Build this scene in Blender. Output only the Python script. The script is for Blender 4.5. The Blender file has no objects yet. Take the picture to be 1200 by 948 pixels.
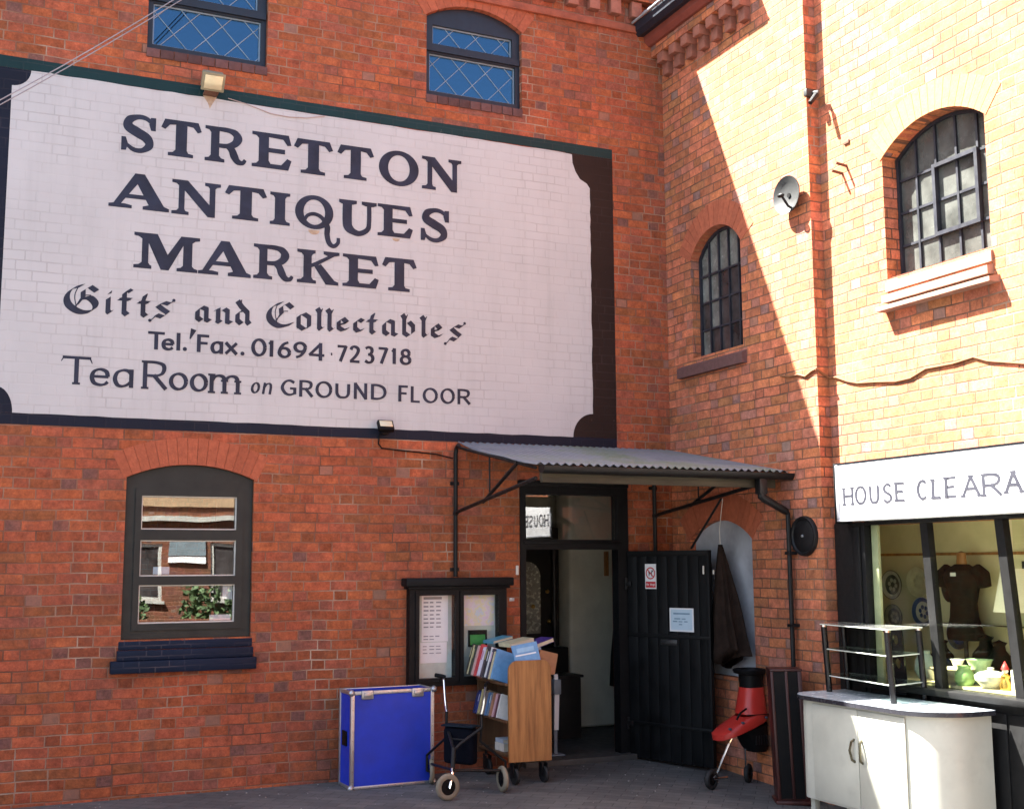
import bpy, bmesh, math, random
from mathutils import Vector, Matrix, noise as mnoise
from mathutils.geometry import tessellate_polygon

random.seed(7)
SC = bpy.context.scene
COL = SC.collection

# ------------------------------------------------------------------ camera
cd = bpy.data.cameras.new('camera')
cam = bpy.data.objects.new('camera', cd)
COL.objects.link(cam)
_r = Vector((0.91081623, -0.41277921, -0.00520793))
_u = Vector((-0.04969966, -0.1221711, 0.99126392))
_f = Vector((0.4098094, 0.90260044, 0.13179041))
mw = Matrix((( _r.x, _u.x, -_f.x, -5.84770605),
             ( _r.y, _u.y, -_f.y, -9.36636304),
             ( _r.z, _u.z, -_f.z, 1.68),
             (0, 0, 0, 1)))
cam.matrix_world = mw
cd.sensor_fit = 'HORIZONTAL'
cd.sensor_width = 36.0
cd.lens = 1402.11 / 1200.0 * 36.0
cd.clip_start = 0.1
cd.clip_end = 600
SC.camera = cam

# ------------------------------------------------------------------ light
SUN_DIR = Vector((1.0, -0.82, -1.91)).normalized()       # the way the light travels
to_sun = -SUN_DIR
elev = math.asin(to_sun.z)
azim = math.atan2(to_sun.x, to_sun.y)                    # clockwise from +Y
world = bpy.data.worlds.new('World')
SC.world = world
world.use_nodes = True
wn = world.node_tree.nodes
bg = wn['Background']
sky = wn.new('ShaderNodeTexSky')
sky.sky_type = 'NISHITA'
sky.sun_disc = False
sky.sun_elevation = elev
sky.sun_rotation = azim
sky.air_density = 1.0
sky.dust_density = 3.0
sky.ozone_density = 0.8
world.node_tree.links.new(sky.outputs[0], bg.inputs[0])
bg.inputs[1].default_value = 0.05
sl = bpy.data.lights.new('sun', 'SUN')
sl.energy = 5.0
sl.angle = math.radians(0.5)
sl.color = (1.0, 0.965, 0.90)
so = bpy.data.objects.new('sun', sl)
COL.objects.link(so)
so.rotation_euler = SUN_DIR.to_track_quat('-Z', 'Y').to_euler()
SC.view_settings.view_transform = 'Standard'
SC.view_settings.look = 'None'
SC.view_settings.gamma = 1.0
SC.view_settings.use_curve_mapping = False
SC.view_settings.exposure = 3.3

# ------------------------------------------------------------------ object helpers
WM = {}

def thing(name, label, cat, loc=(0, 0, 0), group=None):
    o = bpy.data.objects.new(name, None)
    o.empty_display_size = 0.1
    COL.objects.link(o)
    o.location = loc
    WM[o] = Matrix.Translation(Vector(loc))
    o['label'] = label
    o['category'] = cat
    if group:
        o['group'] = group
    return o

def tag(o, label, cat, group=None):
    o['label'] = label
    o['category'] = cat
    if group:
        o['group'] = group
    return o

def adopt(o, parent):
    WM[o] = Matrix.Identity(4)
    if parent is not None:
        o.parent = parent
        o.matrix_parent_inverse = WM[parent].inverted()

class MB:
    def __init__(self):
        self.bm = bmesh.new()
        self.M = None                     # transform applied to everything added while set

    def v(self, p):
        p = Vector(p)
        if self.M is not None:
            p = self.M @ p
        return self.bm.verts.new(p)

    def face(self, vs):
        try:
            return self.bm.faces.new(vs)
        except ValueError:
            return None

    def box(self, x0, x1, y0, y1, z0, z1, bev=0.0, seg=2):
        vs = [self.v(p) for p in ((x0,y0,z0),(x1,y0,z0),(x1,y1,z0),(x0,y1,z0),(x0,y0,z1),(x1,y0,z1),(x1,y1,z1),(x0,y1,z1))]
        fs = [self.face([vs[i] for i in q]) for q in ((3,2,1,0),(4,5,6,7),(0,1,5,4),(1,2,6,5),(2,3,7,6),(3,0,4,7))]
        if bev > 0:
            es = set()
            for f in fs:
                es.update(f.edges)
            bmesh.ops.bevel(self.bm, geom=list(es), offset=bev, segments=seg, affect='EDGES', profile=0.5)
        return self

    def tube(self, pts, r, n=8, closed=False, caps=True):
        pts = [Vector(p) for p in pts]
        m = len(pts)
        rs = r if isinstance(r, (list, tuple)) else [r] * m
        rings = []
        prev = None
        for i in range(m):
            if closed:
                t = (pts[(i + 1) % m] - pts[i - 1])
            elif i == 0:
                t = pts[1] - pts[0]
            elif i == m - 1:
                t = pts[-1] - pts[-2]
            else:
                t = (pts[i + 1] - pts[i]).normalized() + (pts[i] - pts[i - 1]).normalized()
            t.normalize()
            if prev is None:
                a = Vector((0, 0, 1)) if abs(t.z) < 0.9 else Vector((1, 0, 0))
                nrm = t.cross(a).normalized()
            else:
                nrm = prev - t * prev.dot(t)
                nrm.normalize()
            prev = nrm
            b = t.cross(nrm)
            rings.append([self.v(pts[i] + (nrm * math.cos(2*math.pi*k/n) + b * math.sin(2*math.pi*k/n)) * rs[i]) for k in range(n)])
        cnt = m if closed else m - 1
        for i in range(cnt):
            A, B = rings[i], rings[(i + 1) % m]
            for k in range(n):
                self.face([A[k], A[(k+1) % n], B[(k+1) % n], B[k]])
        if caps and not closed:
            self.face(list(reversed(rings[0])))
            self.face(rings[-1])
        return self

    def lathe(self, prof, M, n=24):
        """prof = list of (radius, height) turned round the local z of M"""
        rings = []
        for r, h in prof:
            if r < 1e-5:
                rings.append([self.v(M @ Vector((0, 0, h)))])
            else:
                rings.append([self.v(M @ Vector((r*math.cos(2*math.pi*k/n), r*math.sin(2*math.pi*k/n), h))) for k in range(n)])
        for A, B in zip(rings, rings[1:]):
            for k in range(n):
                if len(A) == 1 and len(B) == 1:
                    continue
                if len(A) == 1:
                    self.face([A[0], B[(k+1) % n], B[k]])
                elif len(B) == 1:
                    self.face([A[k], A[(k+1) % n], B[0]])
                else:
                    self.face([A[k], A[(k+1) % n], B[(k+1) % n], B[k]])
        return self

    def prism(self, loops, fn, d0, d1):
        """2D outline with holes, extruded: fn(a, b, d) -> 3D"""
        flat = [p for L in loops for p in L]
        tris = tessellate_polygon([[Vector((p[0], p[1], 0)) for p in L] for L in loops])
        V0 = [self.v(fn(a, b, d0)) for a, b in flat]
        if d1 is None:
            for t in tris:
                self.face([V0[i] for i in t])
            return self
        V1 = [self.v(fn(a, b, d1)) for a, b in flat]
        for t in tris:
            self.face([V0[i] for i in t])
            self.face([V1[i] for i in reversed(t)])
        o = 0
        for L in loops:
            m = len(L)
            for i in range(m):
                j = (i + 1) % m
                self.face([V0[o+i], V0[o+j], V1[o+j], V1[o+i]])
            o += m
        return self

    def ball(self, c, r, sc=(1, 1, 1), sub=2):
        res = bmesh.ops.create_icosphere(self.bm, subdivisions=sub, radius=r)
        for vv in res['verts']:
            p = Vector((vv.co.x*sc[0], vv.co.y*sc[1], vv.co.z*sc[2])) + Vector(c)
            vv.co = self.M @ p if self.M is not None else p
        return self

    def build(self, name, mat, parent=None, smooth=True, ang=0.6):
        bm = self.bm
        bmesh.ops.recalc_face_normals(bm, faces=bm.faces[:])
        if smooth:
            for f in bm.faces:
                f.smooth = True
            for e in bm.edges:
                if len(e.link_faces) == 2:
                    e.smooth = e.calc_face_angle(0) < ang
        me = bpy.data.meshes.new(name)
        bm.to_mesh(me)
        bm.free()
        o = bpy.data.objects.new(name, me)
        COL.objects.link(o)
        if mat:
            me.materials.append(mat)
        adopt(o, parent)
        return o

def fA(a, b, d):            # wall A: a = x, b = z, d = distance out of the wall towards the yard
    return (a, -d, b)

def fBx(X0):                # wall B and its relatives: a = y, b = z, d = distance out of the wall
    return lambda a, b, d: (X0 - d, a, b)

def frame2(origin, xdir):   # local x along xdir (horizontal), z up
    x = Vector(xdir).normalized()
    z = Vector((0, 0, 1))
    y = z.cross(x)
    M = Matrix(((x.x, y.x, z.x, origin[0]), (x.y, y.y, z.y, origin[1]), (x.z, y.z, z.z, origin[2]), (0, 0, 0, 1)))
    return M

def axisM(c, zdir, xhint=(0, 0, 1)):
    z = Vector(zdir).normalized()
    x = Vector(xhint)
    x = x - z * x.dot(z)
    if x.length < 1e-4:
        x = Vector((1, 0, 0)) - z * z.x
    x.normalize()
    y = z.cross(x)
    return Matrix(((x.x, y.x, z.x, c[0]), (x.y, y.y, z.y, c[1]), (x.z, y.z, z.z, c[2]), (0, 0, 0, 1)))

def arch_top(x0, x1, zs, zc, n=16):
    """points of the segmental arch from (x0,zs) over (mid,zc) to (x1,zs), with its circle"""
    h = zc - zs
    w = abs(x1 - x0) / 2
    R = (w*w + h*h) / (2*h)
    cx, cz = (x0 + x1)/2, zc - R
    a0 = math.atan2(zs - cz, x0 - cx)
    a1 = math.atan2(zs - cz, x1 - cx)
    return [(cx + R*math.cos(a0 + (a1-a0)*i/n), cz + R*math.sin(a0 + (a1-a0)*i/n)) for i in range(n + 1)], (cx, cz, R, a0, a1)

def arch_loop(x0, x1, z0, zs, zc, n=16):
    return [(x0, z0)] + arch_top(x0, x1, zs, zc, n)[0] + [(x1, z0)]

def rect(x0, x1, z0, z1):
    return [(x0, z0), (x1, z0), (x1, z1), (x0, z1)]

# ------------------------------------------------------------------ material helpers
class NT:
    def __init__(self, name):
        self.mat = bpy.data.materials.new(name)
        self.mat.use_nodes = True
        self.t = self.mat.node_tree
        self.bs = self.t.nodes['Principled BSDF']
        self.out = self.t.nodes['Material Output']

    def n(self, typ, **kw):
        nd = self.t.nodes.new(typ)
        for k, val in kw.items():
            setattr(nd, k, val)
        return nd

    def link(self, a, b):
        self.t.links.new(a, b)

    def setin(self, sock, val):
        if isinstance(val, bpy.types.NodeSocket):
            self.link(val, sock)
        else:
            sock.default_value = val

    def m(self, op, a, b=None, c=None, clamp=False):
        nd = self.n('ShaderNodeMath', operation=op)
        nd.use_clamp = clamp
        self.setin(nd.inputs[0], a)
        if b is not None:
            self.setin(nd.inputs[1], b)
        if c is not None:
            self.setin(nd.inputs[2], c)
        return nd.outputs[0]

    def mix(self, fac, a, b, blend='MIX'):
        nd = self.n('ShaderNodeMix', data_type='RGBA', blend_type=blend)
        self.setin(nd.inputs[0], fac)
        self.setin(nd.inputs[6], a)
        self.setin(nd.inputs[7], b)
        return nd.outputs[2]

    def noise(self, scale, detail=3, rough=0.5, vec=None, dim='3D'):
        nd = self.n('ShaderNodeTexNoise', noise_dimensions=dim)
        nd.inputs['Scale'].default_value = scale
        nd.inputs['Detail'].default_value = detail
        nd.inputs['Roughness'].default_value = rough
        if vec is not None:
            self.link(vec, nd.inputs['Vector'])
        return nd.outputs['Fac']

    def ramp(self, fac, stops, interp='LINEAR'):
        nd = self.n('ShaderNodeValToRGB')
        cr = nd.color_ramp
        cr.interpolation = interp
        while len(cr.elements) < len(stops):
            cr.elements.new(0.5)
        for e, (p, c) in zip(cr.elements, stops):
            e.position = p
            e.color = (*c, 1) if len(c) == 3 else c
        self.setin(nd.inputs[0], fac)
        return nd.outputs[0]

    def rng(self, val, a, b, c=0.0, d=1.0):
        nd = self.n('ShaderNodeMapRange')
        self.setin(nd.inputs[0], val)
        for i, x in enumerate((a, b, c, d)):
            nd.inputs[i + 1].default_value = x
        return nd.outputs[0]

    def coord(self):
        return self.n('ShaderNodeTexCoord').outputs['Object']

    def bump(self, height, strength=0.5, dist=0.01, normal=None):
        nd = self.n('ShaderNodeBump')
        nd.inputs['Strength'].default_value = strength
        nd.inputs['Distance'].default_value = dist
        self.setin(nd.inputs['Height'], height)
        if normal is not None:
            self.link(normal, nd.inputs['Normal'])
        return nd.outputs[0]

def c4(c):
    return (c[0], c[1], c[2], 1.0)

def plain(name, color, rough=0.5, metal=0.0, var=0.15, scale=6.0, bump=0.0, bscale=60.0, spec=0.5, dirt=0.0, coat=0.0):
    k = NT(name)
    co = k.coord()
    nz = k.noise(scale, 4, 0.6, co)
    f = k.rng(nz, 0.3, 0.7, 1.0 - var, 1.0 + var)
    col = k.mix(1.0, c4(color), f, 'MULTIPLY')
    if dirt > 0:
        d = k.rng(k.noise(scale*2.7, 6, 0.7, co), 0.55, 0.8, 0.0, dirt)
        col = k.mix(d, col, (0.08, 0.07, 0.055, 1))
    k.link(col, k.bs.inputs['Base Color'])
    k.link(k.rng(k.noise(scale*3, 3, 0.5, co), 0.3, 0.7, max(0.0, rough-0.08), min(1.0, rough+0.08)), k.bs.inputs['Roughness'])
    k.bs.inputs['Metallic'].default_value = metal
    k.bs.inputs['Specular IOR Level'].default_value = spec
    k.bs.inputs['Coat Weight'].default_value = coat
    if bump > 0:
        k.link(k.bump(k.noise(bscale, 4, 0.6, co), bump, 0.01), k.bs.inputs['Normal'])
    return k.mat

def brick_nodes(k, course=0.0765, seed=0.0):
    """mixed Flemish / stretcher bond laid out in metres on any upright face; returns dict of sockets"""
    co = k.coord()
    geo = k.n('ShaderNodeNewGeometry')
    sn = k.n('ShaderNodeSeparateXYZ'); k.link(geo.outputs['True Normal'], sn.inputs[0])
    sp = k.n('ShaderNodeSeparateXYZ'); k.link(co, sp.inputs[0])
    pick = k.m('GREATER_THAN', k.m('ABSOLUTE', sn.outputs['Y']), 0.6)
    u = k.m('ADD', k.m('MULTIPLY', sp.outputs['X'], pick), k.m('MULTIPLY', sp.outputs['Y'], k.m('SUBTRACT', 1.0, pick)))
    wob = k.noise(2.3, 2, 0.5, co)
    fine = k.noise(38.0, 3, 0.6, co)
    v = k.m('ADD', sp.outputs['Z'], k.m('MULTIPLY', k.m('SUBTRACT', wob, 0.5), 0.022))
    v = k.m('ADD', v, k.m('MULTIPLY', k.m('SUBTRACT', fine, 0.5), 0.006))
    u = k.m('ADD', u, k.m('MULTIPLY', k.m('SUBTRACT', fine, 0.5), 0.008))
    u = k.m('ADD', u, 40.0 + seed)
    vs = k.m('DIVIDE', k.m('ADD', v, 10.0), course)
    row = k.m('FLOOR', vs)
    fv = k.m('FRACT', vs)
    wr = k.n('ShaderNodeTexWhiteNoise', noise_dimensions='1D'); k.link(k.m('ADD', row, seed), wr.inputs['W'])
    rr = wr.outputs['Value']
    odd = k.m('MODULO', row, 2.0)
    jit = k.m('MULTIPLY', rr, 0.09)
    # Flemish rows
    t = k.m('DIVIDE', k.m('ADD', k.m('ADD', u, k.m('MULTIPLY', odd, 0.163)), jit), 0.326)
    kk = k.m('FLOOR', t); f = k.m('FRACT', t)
    ish = k.m('GREATER_THAN', f, 0.665)
    lfF = k.m('ADD', k.m('MULTIPLY', k.m('DIVIDE', f, 0.665), k.m('SUBTRACT', 1.0, ish)), k.m('MULTIPLY', k.m('DIVIDE', k.m('SUBTRACT', f, 0.665), 0.335), ish))
    wF = k.m('SUBTRACT', 0.217, k.m('MULTIPLY', ish, 0.108))
    idF = k.m('ADD', k.m('MULTIPLY', kk, 2.0), ish)
    # stretcher rows
    t2 = k.m('ADD', k.m('DIVIDE', k.m('ADD', u, jit), 0.217), k.m('MULTIPLY', odd, 0.5))
    id2 = k.m('FLOOR', t2); lf2 = k.m('FRACT', t2)
    st = k.m('GREATER_THAN', rr, 0.72)
    ist = k.m('SUBTRACT', 1.0, st)
    lf = k.m('ADD', k.m('MULTIPLY', lfF, ist), k.m('MULTIPLY', lf2, st))
    w = k.m('ADD', k.m('MULTIPLY', wF, ist), k.m('MULTIPLY', 0.217, st))
    bid = k.m('ADD', k.m('MULTIPLY', idF, ist), k.m('MULTIPLY', k.m('ADD', id2, 0.37), st))
    head = k.m('MULTIPLY', ish, ist)
    du = k.m('MULTIPLY', k.m('MINIMUM', lf, k.m('SUBTRACT', 1.0, lf)), w)
    dv = k.m('MULTIPLY', k.m('MINIMUM', fv, k.m('SUBTRACT', 1.0, fv)), course)
    d = k.m('MINIMUM', du, dv)
    cv = k.n('ShaderNodeCombineXYZ'); k.link(bid, cv.inputs[0]); k.link(row, cv.inputs[1]); cv.inputs[2].default_value = seed
    wn_ = k.n('ShaderNodeTexWhiteNoise', noise_dimensions='3D'); k.link(cv.outputs[0], wn_.inputs['Vector'])
    d = k.m('ADD', d, k.m('MULTIPLY', k.m('SUBTRACT', wn_.outputs['Value'], 0.5), 0.0022))
    face = k.rng(d, 0.0030, 0.0062)         # 0 in the joint, 1 on the brick
    sc = k.n('ShaderNodeSeparateColor'); k.link(wn_.outputs['Color'], sc.inputs[0])
    return dict(co=co, face=face, r1=wn_.outputs['Value'], r2=sc.outputs['Red'], r3=sc.outputs['Green'], head=head, wob=wob, fine=fine, z=sp.outputs['Z'])

def brick_material(name, seed=0.0, tone=(1.0, 1.0, 1.0), mort=((0.13, 0.062, 0.040), (0.25, 0.115, 0.070), (0.30, 0.18, 0.12), (0.46, 0.36, 0.27))):
    k = NT(name)
    b = brick_nodes(k, seed=seed)
    clus = k.m('MULTIPLY', k.m('SUBTRACT', k.noise(0.75, 4, 0.6, b['co']), 0.5), 0.85)
    r = k.m('ADD', k.m('MULTIPLY', b['r1'], 0.90), k.m('ADD', k.m('MULTIPLY', b['head'], 0.14), clus), clamp=True)
    col = k.ramp(r, [(0.0, (0.48, 0.160, 0.060)), (0.22, (0.40, 0.104, 0.044)), (0.45, (0.46, 0.128, 0.048)), (0.60, (0.34, 0.086, 0.043)),
                     (0.74, (0.39, 0.098, 0.043)), (0.88, (0.26, 0.078, 0.047)), (0.97, (0.20, 0.076, 0.052)), (1.0, (0.15, 0.068, 0.054))])
    f = k.rng(b['r2'], 0, 1, 0.60, 1.26)
    col = k.mix(1.0, col, f, 'MULTIPLY')
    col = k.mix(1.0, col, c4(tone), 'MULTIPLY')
    # mottling inside each brick and broad weathering
    mot = k.rng(k.noise(14.0, 5, 0.75, b['co']), 0.28, 0.72, 0.50, 1.38)
    col = k.mix(1.0, col, mot, 'MULTIPLY')
    m2 = k.rng(k.noise(55.0, 5, 0.75, b['co']), 0.30, 0.70, 0.72, 1.22)
    col = k.mix(1.0, col, m2, 'MULTIPLY')
    odd_ = k.m('MULTIPLY', k.m('MULTIPLY', k.m('GREATER_THAN', b['r3'], 0.93), b['head']), 0.5)
    col = k.mix(odd_, col, (0.24, 0.18, 0.14, 1))
    soot = k.rng(k.noise(1.1, 6, 0.72, b['co']), 0.48, 0.76, 0.0, 0.50)
    col = k.mix(soot, col, (0.12, 0.060, 0.045, 1))
    mp_s = k.n('ShaderNodeMapping'); k.link(b['co'], mp_s.inputs[0]); mp_s.inputs['Scale'].default_value = (5.0, 5.0, 0.35)
    strk = k.rng(k.noise(1.0, 5, 0.7, mp_s.outputs[0]), 0.52, 0.78, 0.0, 0.40)
    col = k.mix(strk, col, (0.13, 0.075, 0.06, 1))
    gr = k.rng(k.noise(6.5, 6, 0.75, b['co']), 0.52, 0.74, 0.0, 0.45)
    col = k.mix(gr, col, (0.15, 0.085, 0.065, 1))
    pale = k.rng(k.noise(3.1, 5, 0.7, b['co']), 0.60, 0.82, 0.0, 0.35)
    col = k.mix(pale, col, (0.42, 0.20, 0.12, 1))
    mc = k.ramp(k.noise(1.7, 4, 0.6, b['co']), [(0.36, mort[0]), (0.50, mort[1]), (0.60, mort[2]), (0.74, mort[3])])
    col = k.mix(b['face'], mc, col)
    k.link(col, k.bs.inputs['Base Color'])
    k.bs.inputs['Roughness'].default_value = 0.88
    k.bs.inputs['Specular IOR Level'].default_value = 0.25
    h = k.m('ADD', k.m('MULTIPLY', b['face'], 0.75), k.m('MULTIPLY', k.noise(70.0, 4, 0.65, b['co']), 0.35))
    h = k.m('ADD', h, k.m('MULTIPLY', b['r3'], 0.25))
    k.link(k.bump(h, 0.75, 0.006), k.bs.inputs['Normal'])
    return k.mat

def painted_brick(name, color, rough=0.6, joint=0.85, wear=None, var=0.05, wearamt=0.0):
    k = NT(name)
    b = brick_nodes(k)
    f = k.rng(k.noise(1.3, 4, 0.6, b['co']), 0.3, 0.7, 1 - var, 1 + var)
    col = k.mix(1.0, c4(color), f, 'MULTIPLY')
    # only some joints stay visible under the paint
    vis = k.rng(k.noise(1.9, 4, 0.65, b['co']), 0.40, 0.66, 0.0, 1.0)
    jn = k.m('MULTIPLY', k.m('SUBTRACT', 1.0, b['face']), vis)
    col = k.mix(k.m('MULTIPLY', jn, 1 - joint), col, (0.16, 0.13, 0.13, 1))
    if wear is not None:
        mps = k.n('ShaderNodeMapping'); k.link(b['co'], mps.inputs[0]); mps.inputs['Scale'].default_value = (7.0, 7.0, 0.45)
        rain = k.rng(k.noise(1.0, 5, 0.7, mps.outputs[0]), 0.50, 0.80, 0.0, 0.30)
        col = k.mix(rain, col, c4([x*0.62 for x in color]))
        wn2 = k.rng(k.noise(9.0, 8, 0.8, b['co']), 0.635, 0.69, 0.0, wearamt)
        col = k.mix(wn2, col, c4(wear))
    k.link(col, k.bs.inputs['Base Color'])
    k.bs.inputs['Roughness'].default_value = rough
    k.bs.inputs['Specular IOR Level'].default_value = 0.2
    h = k.m('ADD', k.m('MULTIPLY', b['face'], 0.6), k.m('MULTIPLY', k.noise(50.0, 4, 0.6, b['co']), 0.25))
    h = k.m('ADD', h, k.m('MULTIPLY', b['r3'], 0.3))
    k.link(k.bump(h, 0.32, 0.004), k.bs.inputs['Normal'])
    return k.mat

def island_brick(name, color, var=0.25):
    k = NT(name)
    co = k.coord()
    geo = k.n('ShaderNodeNewGeometry')
    f = k.rng(geo.outputs['Random Per Island'], 0, 1, 1 - var, 1 + var)
    mot = k.rng(k.noise(22.0, 5, 0.7, co), 0.3, 0.7, 0.78, 1.18)
    col = k.mix(1.0, k.mix(1.0, c4(color), f, 'MULTIPLY'), mot, 'MULTIPLY')
    k.link(col, k.bs.inputs['Base Color'])
    k.bs.inputs['Roughness'].default_value = 0.88
    k.link(k.bump(k.noise(70.0, 4, 0.65, co), 0.5, 0.006), k.bs.inputs['Normal'])
    return k.mat

def glass(name, refl=0.05, tint=(1, 1, 1), rough=0.0, gtint=(1, 1, 1), ior=1.5):
    """clear pane: Fresnel share of mirror reflection, the rest passes straight through"""
    k = NT(name)
    fr = k.n('ShaderNodeFresnel'); gm = k.n('ShaderNodeNewGeometry')
    k.link(k.rng(gm.outputs['Backfacing'], 0, 1, ior, 1/ior), fr.inputs['IOR'])
    fac = k.m('ADD', k.m('MULTIPLY', fr.outputs[0], 1.0 - refl), refl, clamp=True)
    tr = k.n('ShaderNodeBsdfTransparent'); tr.inputs[0].default_value = c4(tint)
    gl = k.n('ShaderNodeBsdfGlossy'); gl.inputs['Roughness'].default_value = rough; gl.inputs[0].default_value = c4(gtint)
    bm_ = k.bump(k.noise(1.4, 2, 0.5, k.coord()), 0.05, 0.02)
    k.link(bm_, gl.inputs['Normal'])
    mx = k.n('ShaderNodeMixShader')
    k.link(fac, mx.inputs[0]); k.link(tr.outputs[0], mx.inputs[1]); k.link(gl.outputs[0], mx.inputs[2])
    k.link(mx.outputs[0], k.out.inputs[0])
    return k.mat

def wood(name, c0, c1, axis='Z', rough=0.45, scale=1.0):
    k = NT(name)
    co = k.coord()
    mp = k.n('ShaderNodeMapping'); k.link(co, mp.inputs[0])
    s = {'Z': (14, 14, 1.1), 'X': (1.1, 14, 14), 'Y': (14, 1.1, 14)}[axis]
    mp.inputs['Scale'].default_value = tuple(x*scale for x in s)
    n1 = k.noise(1.6, 6, 0.65, mp.outputs[0])
    col = k.ramp(n1, [(0.34, c0), (0.62, c1)])
    st = k.rng(k.noise(0.9, 6, 0.75, mp.outputs[0]), 0.52, 0.72, 0.0, 0.6)
    col = k.mix(st, col, c4([x*0.5 for x in c0]))
    k.link(col, k.bs.inputs['Base Color'])
    k.bs.inputs['Roughness'].default_value = rough
    k.link(k.bump(n1, 0.15, 0.004), k.bs.inputs['Normal'])
    return k.mat

M = {}
M['brick'] = brick_material('red_brick', 0.0)
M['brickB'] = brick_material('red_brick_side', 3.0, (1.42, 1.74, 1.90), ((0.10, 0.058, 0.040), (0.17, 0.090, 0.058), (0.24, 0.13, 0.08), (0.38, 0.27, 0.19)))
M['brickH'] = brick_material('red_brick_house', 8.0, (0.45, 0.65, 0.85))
M['arch2'] = plain('string_course_brick', (0.30, 0.085, 0.045), 0.88, var=0.3, bump=0.4)
M['archB'] = island_brick('arch_brick_sunlit', (0.50, 0.18, 0.065), 0.10)  # paler, evener copy of the arch brick: sun wash put into the colour
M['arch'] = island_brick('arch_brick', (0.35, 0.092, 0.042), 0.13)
M['darkbrick'] = island_brick('dark_sill_brick', (0.11, 0.05, 0.045), 0.35)
M['corbel'] = island_brick('corbel_brick', (0.27, 0.10, 0.065), 0.3)
M['white_paint'] = painted_brick('white_wall_paint', (0.485, 0.492, 0.492), 0.62, 0.72, (0.36, 0.31, 0.27), 0.06, 0.40)
M['navy_paint'] = painted_brick('navy_wall_paint', (0.007, 0.010, 0.022), 0.6, 0.9, None, 0.2)
M['teal_paint'] = painted_brick('teal_wall_paint', (0.007, 0.030, 0.032), 0.5, 0.9, (0.35, 0.33, 0.28), 0.25, 0.6)
M['brown_paint'] = painted_brick('dark_brown_wall_paint', (0.017, 0.011, 0.010), 0.5, 0.9, (0.3, 0.25, 0.22), 0.25, 0.5)
M['letter'] = plain('letter_paint', (0.017, 0.022, 0.042), 0.55, var=0.4, scale=5, bump=0.25, bscale=30, spec=0.3, dirt=0.05)
M['sign_letter'] = plain('shop_letter_paint', (0.032, 0.033, 0.045), 0.5, var=0.1)
M['blue_sill'] = painted_brick('blue_sill_paint', (0.004, 0.010, 0.027), 0.6, 0.7, (0.05, 0.06, 0.08), 0.25, 0.5)
M['frame_grey'] = plain('charcoal_frame', (0.021, 0.0235, 0.021), 0.5, var=0.2, spec=0.3)
M['frame_navy'] = plain('navy_frame', (0.007, 0.012, 0.022), 0.5, var=0.2)
M['bead'] = plain('pane_bead', (0.60, 0.58, 0.52), 0.4)
M['black'] = plain('black_paint', (0.0040, 0.0045, 0.0055), 0.55, var=0.3, scale=9, bump=0.08, bscale=25, dirt=0.02, spec=0.2)
M['shopblack'] = plain('shop_black', (0.007, 0.007, 0.007), 0.6, var=0.3, scale=9, spec=0.2)
M['moss'] = plain('grit', (0.35, 0.33, 0.30), 0.9, var=0.5)
M['blackiron'] = plain('black_iron', (0.0065, 0.0065, 0.007), 0.5, var=0.3, bump=0.2, spec=0.3)
M['iron'] = plain('window_iron', (0.016, 0.018, 0.026), 0.5, var=0.3)
M['lead'] = plain('lead_came', (0.22, 0.29, 0.36), 0.45, 0.2)
M['glass'] = glass('window_glass', 0.03)
M['glass_notice'] = glass('notice_perspex', 0.0, (1, 1, 1), 0.0, (1, 1, 1), 1.22)
M['glass_shop'] = glass('shop_glass', 0.0, (0.92, 0.94, 0.86), 0.0, (1, 1, 1), 1.28)
M['glass_lead'] = glass('leaded_glass', 0.12, (0.5, 0.6, 0.75), 0.0, (0.32, 0.62, 0.84))  # blue of the mirrored sky put into the reflection tint
M['glass_low'] = glass('double_glazing', 0.085, (0.95, 0.95, 0.95))
M['glass_pale'] = plain('pale_glass_shaded', (0.14, 0.145, 0.13), 0.22, var=0.45, scale=7)  # lighter copy of the grey pane, colour raised for the shaded window
M['glass_sunny'] = plain('pale_glass_sunlit', (0.075, 0.078, 0.070), 0.25, var=0.5, scale=5)  # darker copy of the grey pane, colour lowered for the sun on it
M['glass_dark'] = plain('dirty_dark_glass', (0.05, 0.045, 0.045), 0.12, var=0.6, scale=5)
M['glass_smoke'] = glass('smoked_shelf_glass', 0.03, (0.45, 0.5, 0.48))
M['stone'] = plain('sill_stone', (0.30, 0.18, 0.13), 0.8, var=0.2, bump=0.3)
M['plaster'] = plain('interior_plaster', (0.60, 0.57, 0.42), 0.85, var=0.1)
M['ceiling'] = plain('interior_ceiling', (0.66, 0.63, 0.50), 0.85, var=0.08)
M['cream_board'] = plain('cream_board', (0.62, 0.55, 0.36), 0.7, var=0.08)
M['roof'] = plain('roof_slate', (0.06, 0.06, 0.07), 0.7, var=0.3)
M['white_upvc'] = plain('white_frame', (0.42, 0.42, 0.38), 0.4)
M['sign_white'] = plain('sign_white', (0.74, 0.74, 0.74), 0.35, var=0.04, dirt=0.03)
M['sign_edge'] = plain('sign_edge_metal', (0.45, 0.46, 0.50), 0.4, 0.3)
M['niche'] = plain('niche_paint', (0.34, 0.36, 0.40), 0.75, var=0.3, scale=2.6, bump=0.2)
M['chrome'] = plain('chrome', (0.75, 0.75, 0.72), 0.12, 1.0, var=0.05)
M['alu'] = plain('aluminium_edge', (0.45, 0.46, 0.48), 0.4, 0.85, var=0.12)
M['blue_case'] = plain('blue_laminate', (0.003, 0.030, 0.42), 0.55, var=0.25, scale=3, bump=0.06, bscale=200, dirt=0.10)
M['darkin'] = plain('dark_lining', (0.05, 0.06, 0.08), 0.8)
M['rubber'] = plain('black_rubber', (0.010, 0.010, 0.010), 0.7, var=0.2)
M['tanrubber'] = plain('tan_tyre', (0.20, 0.17, 0.12), 0.8, var=0.15)
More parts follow.
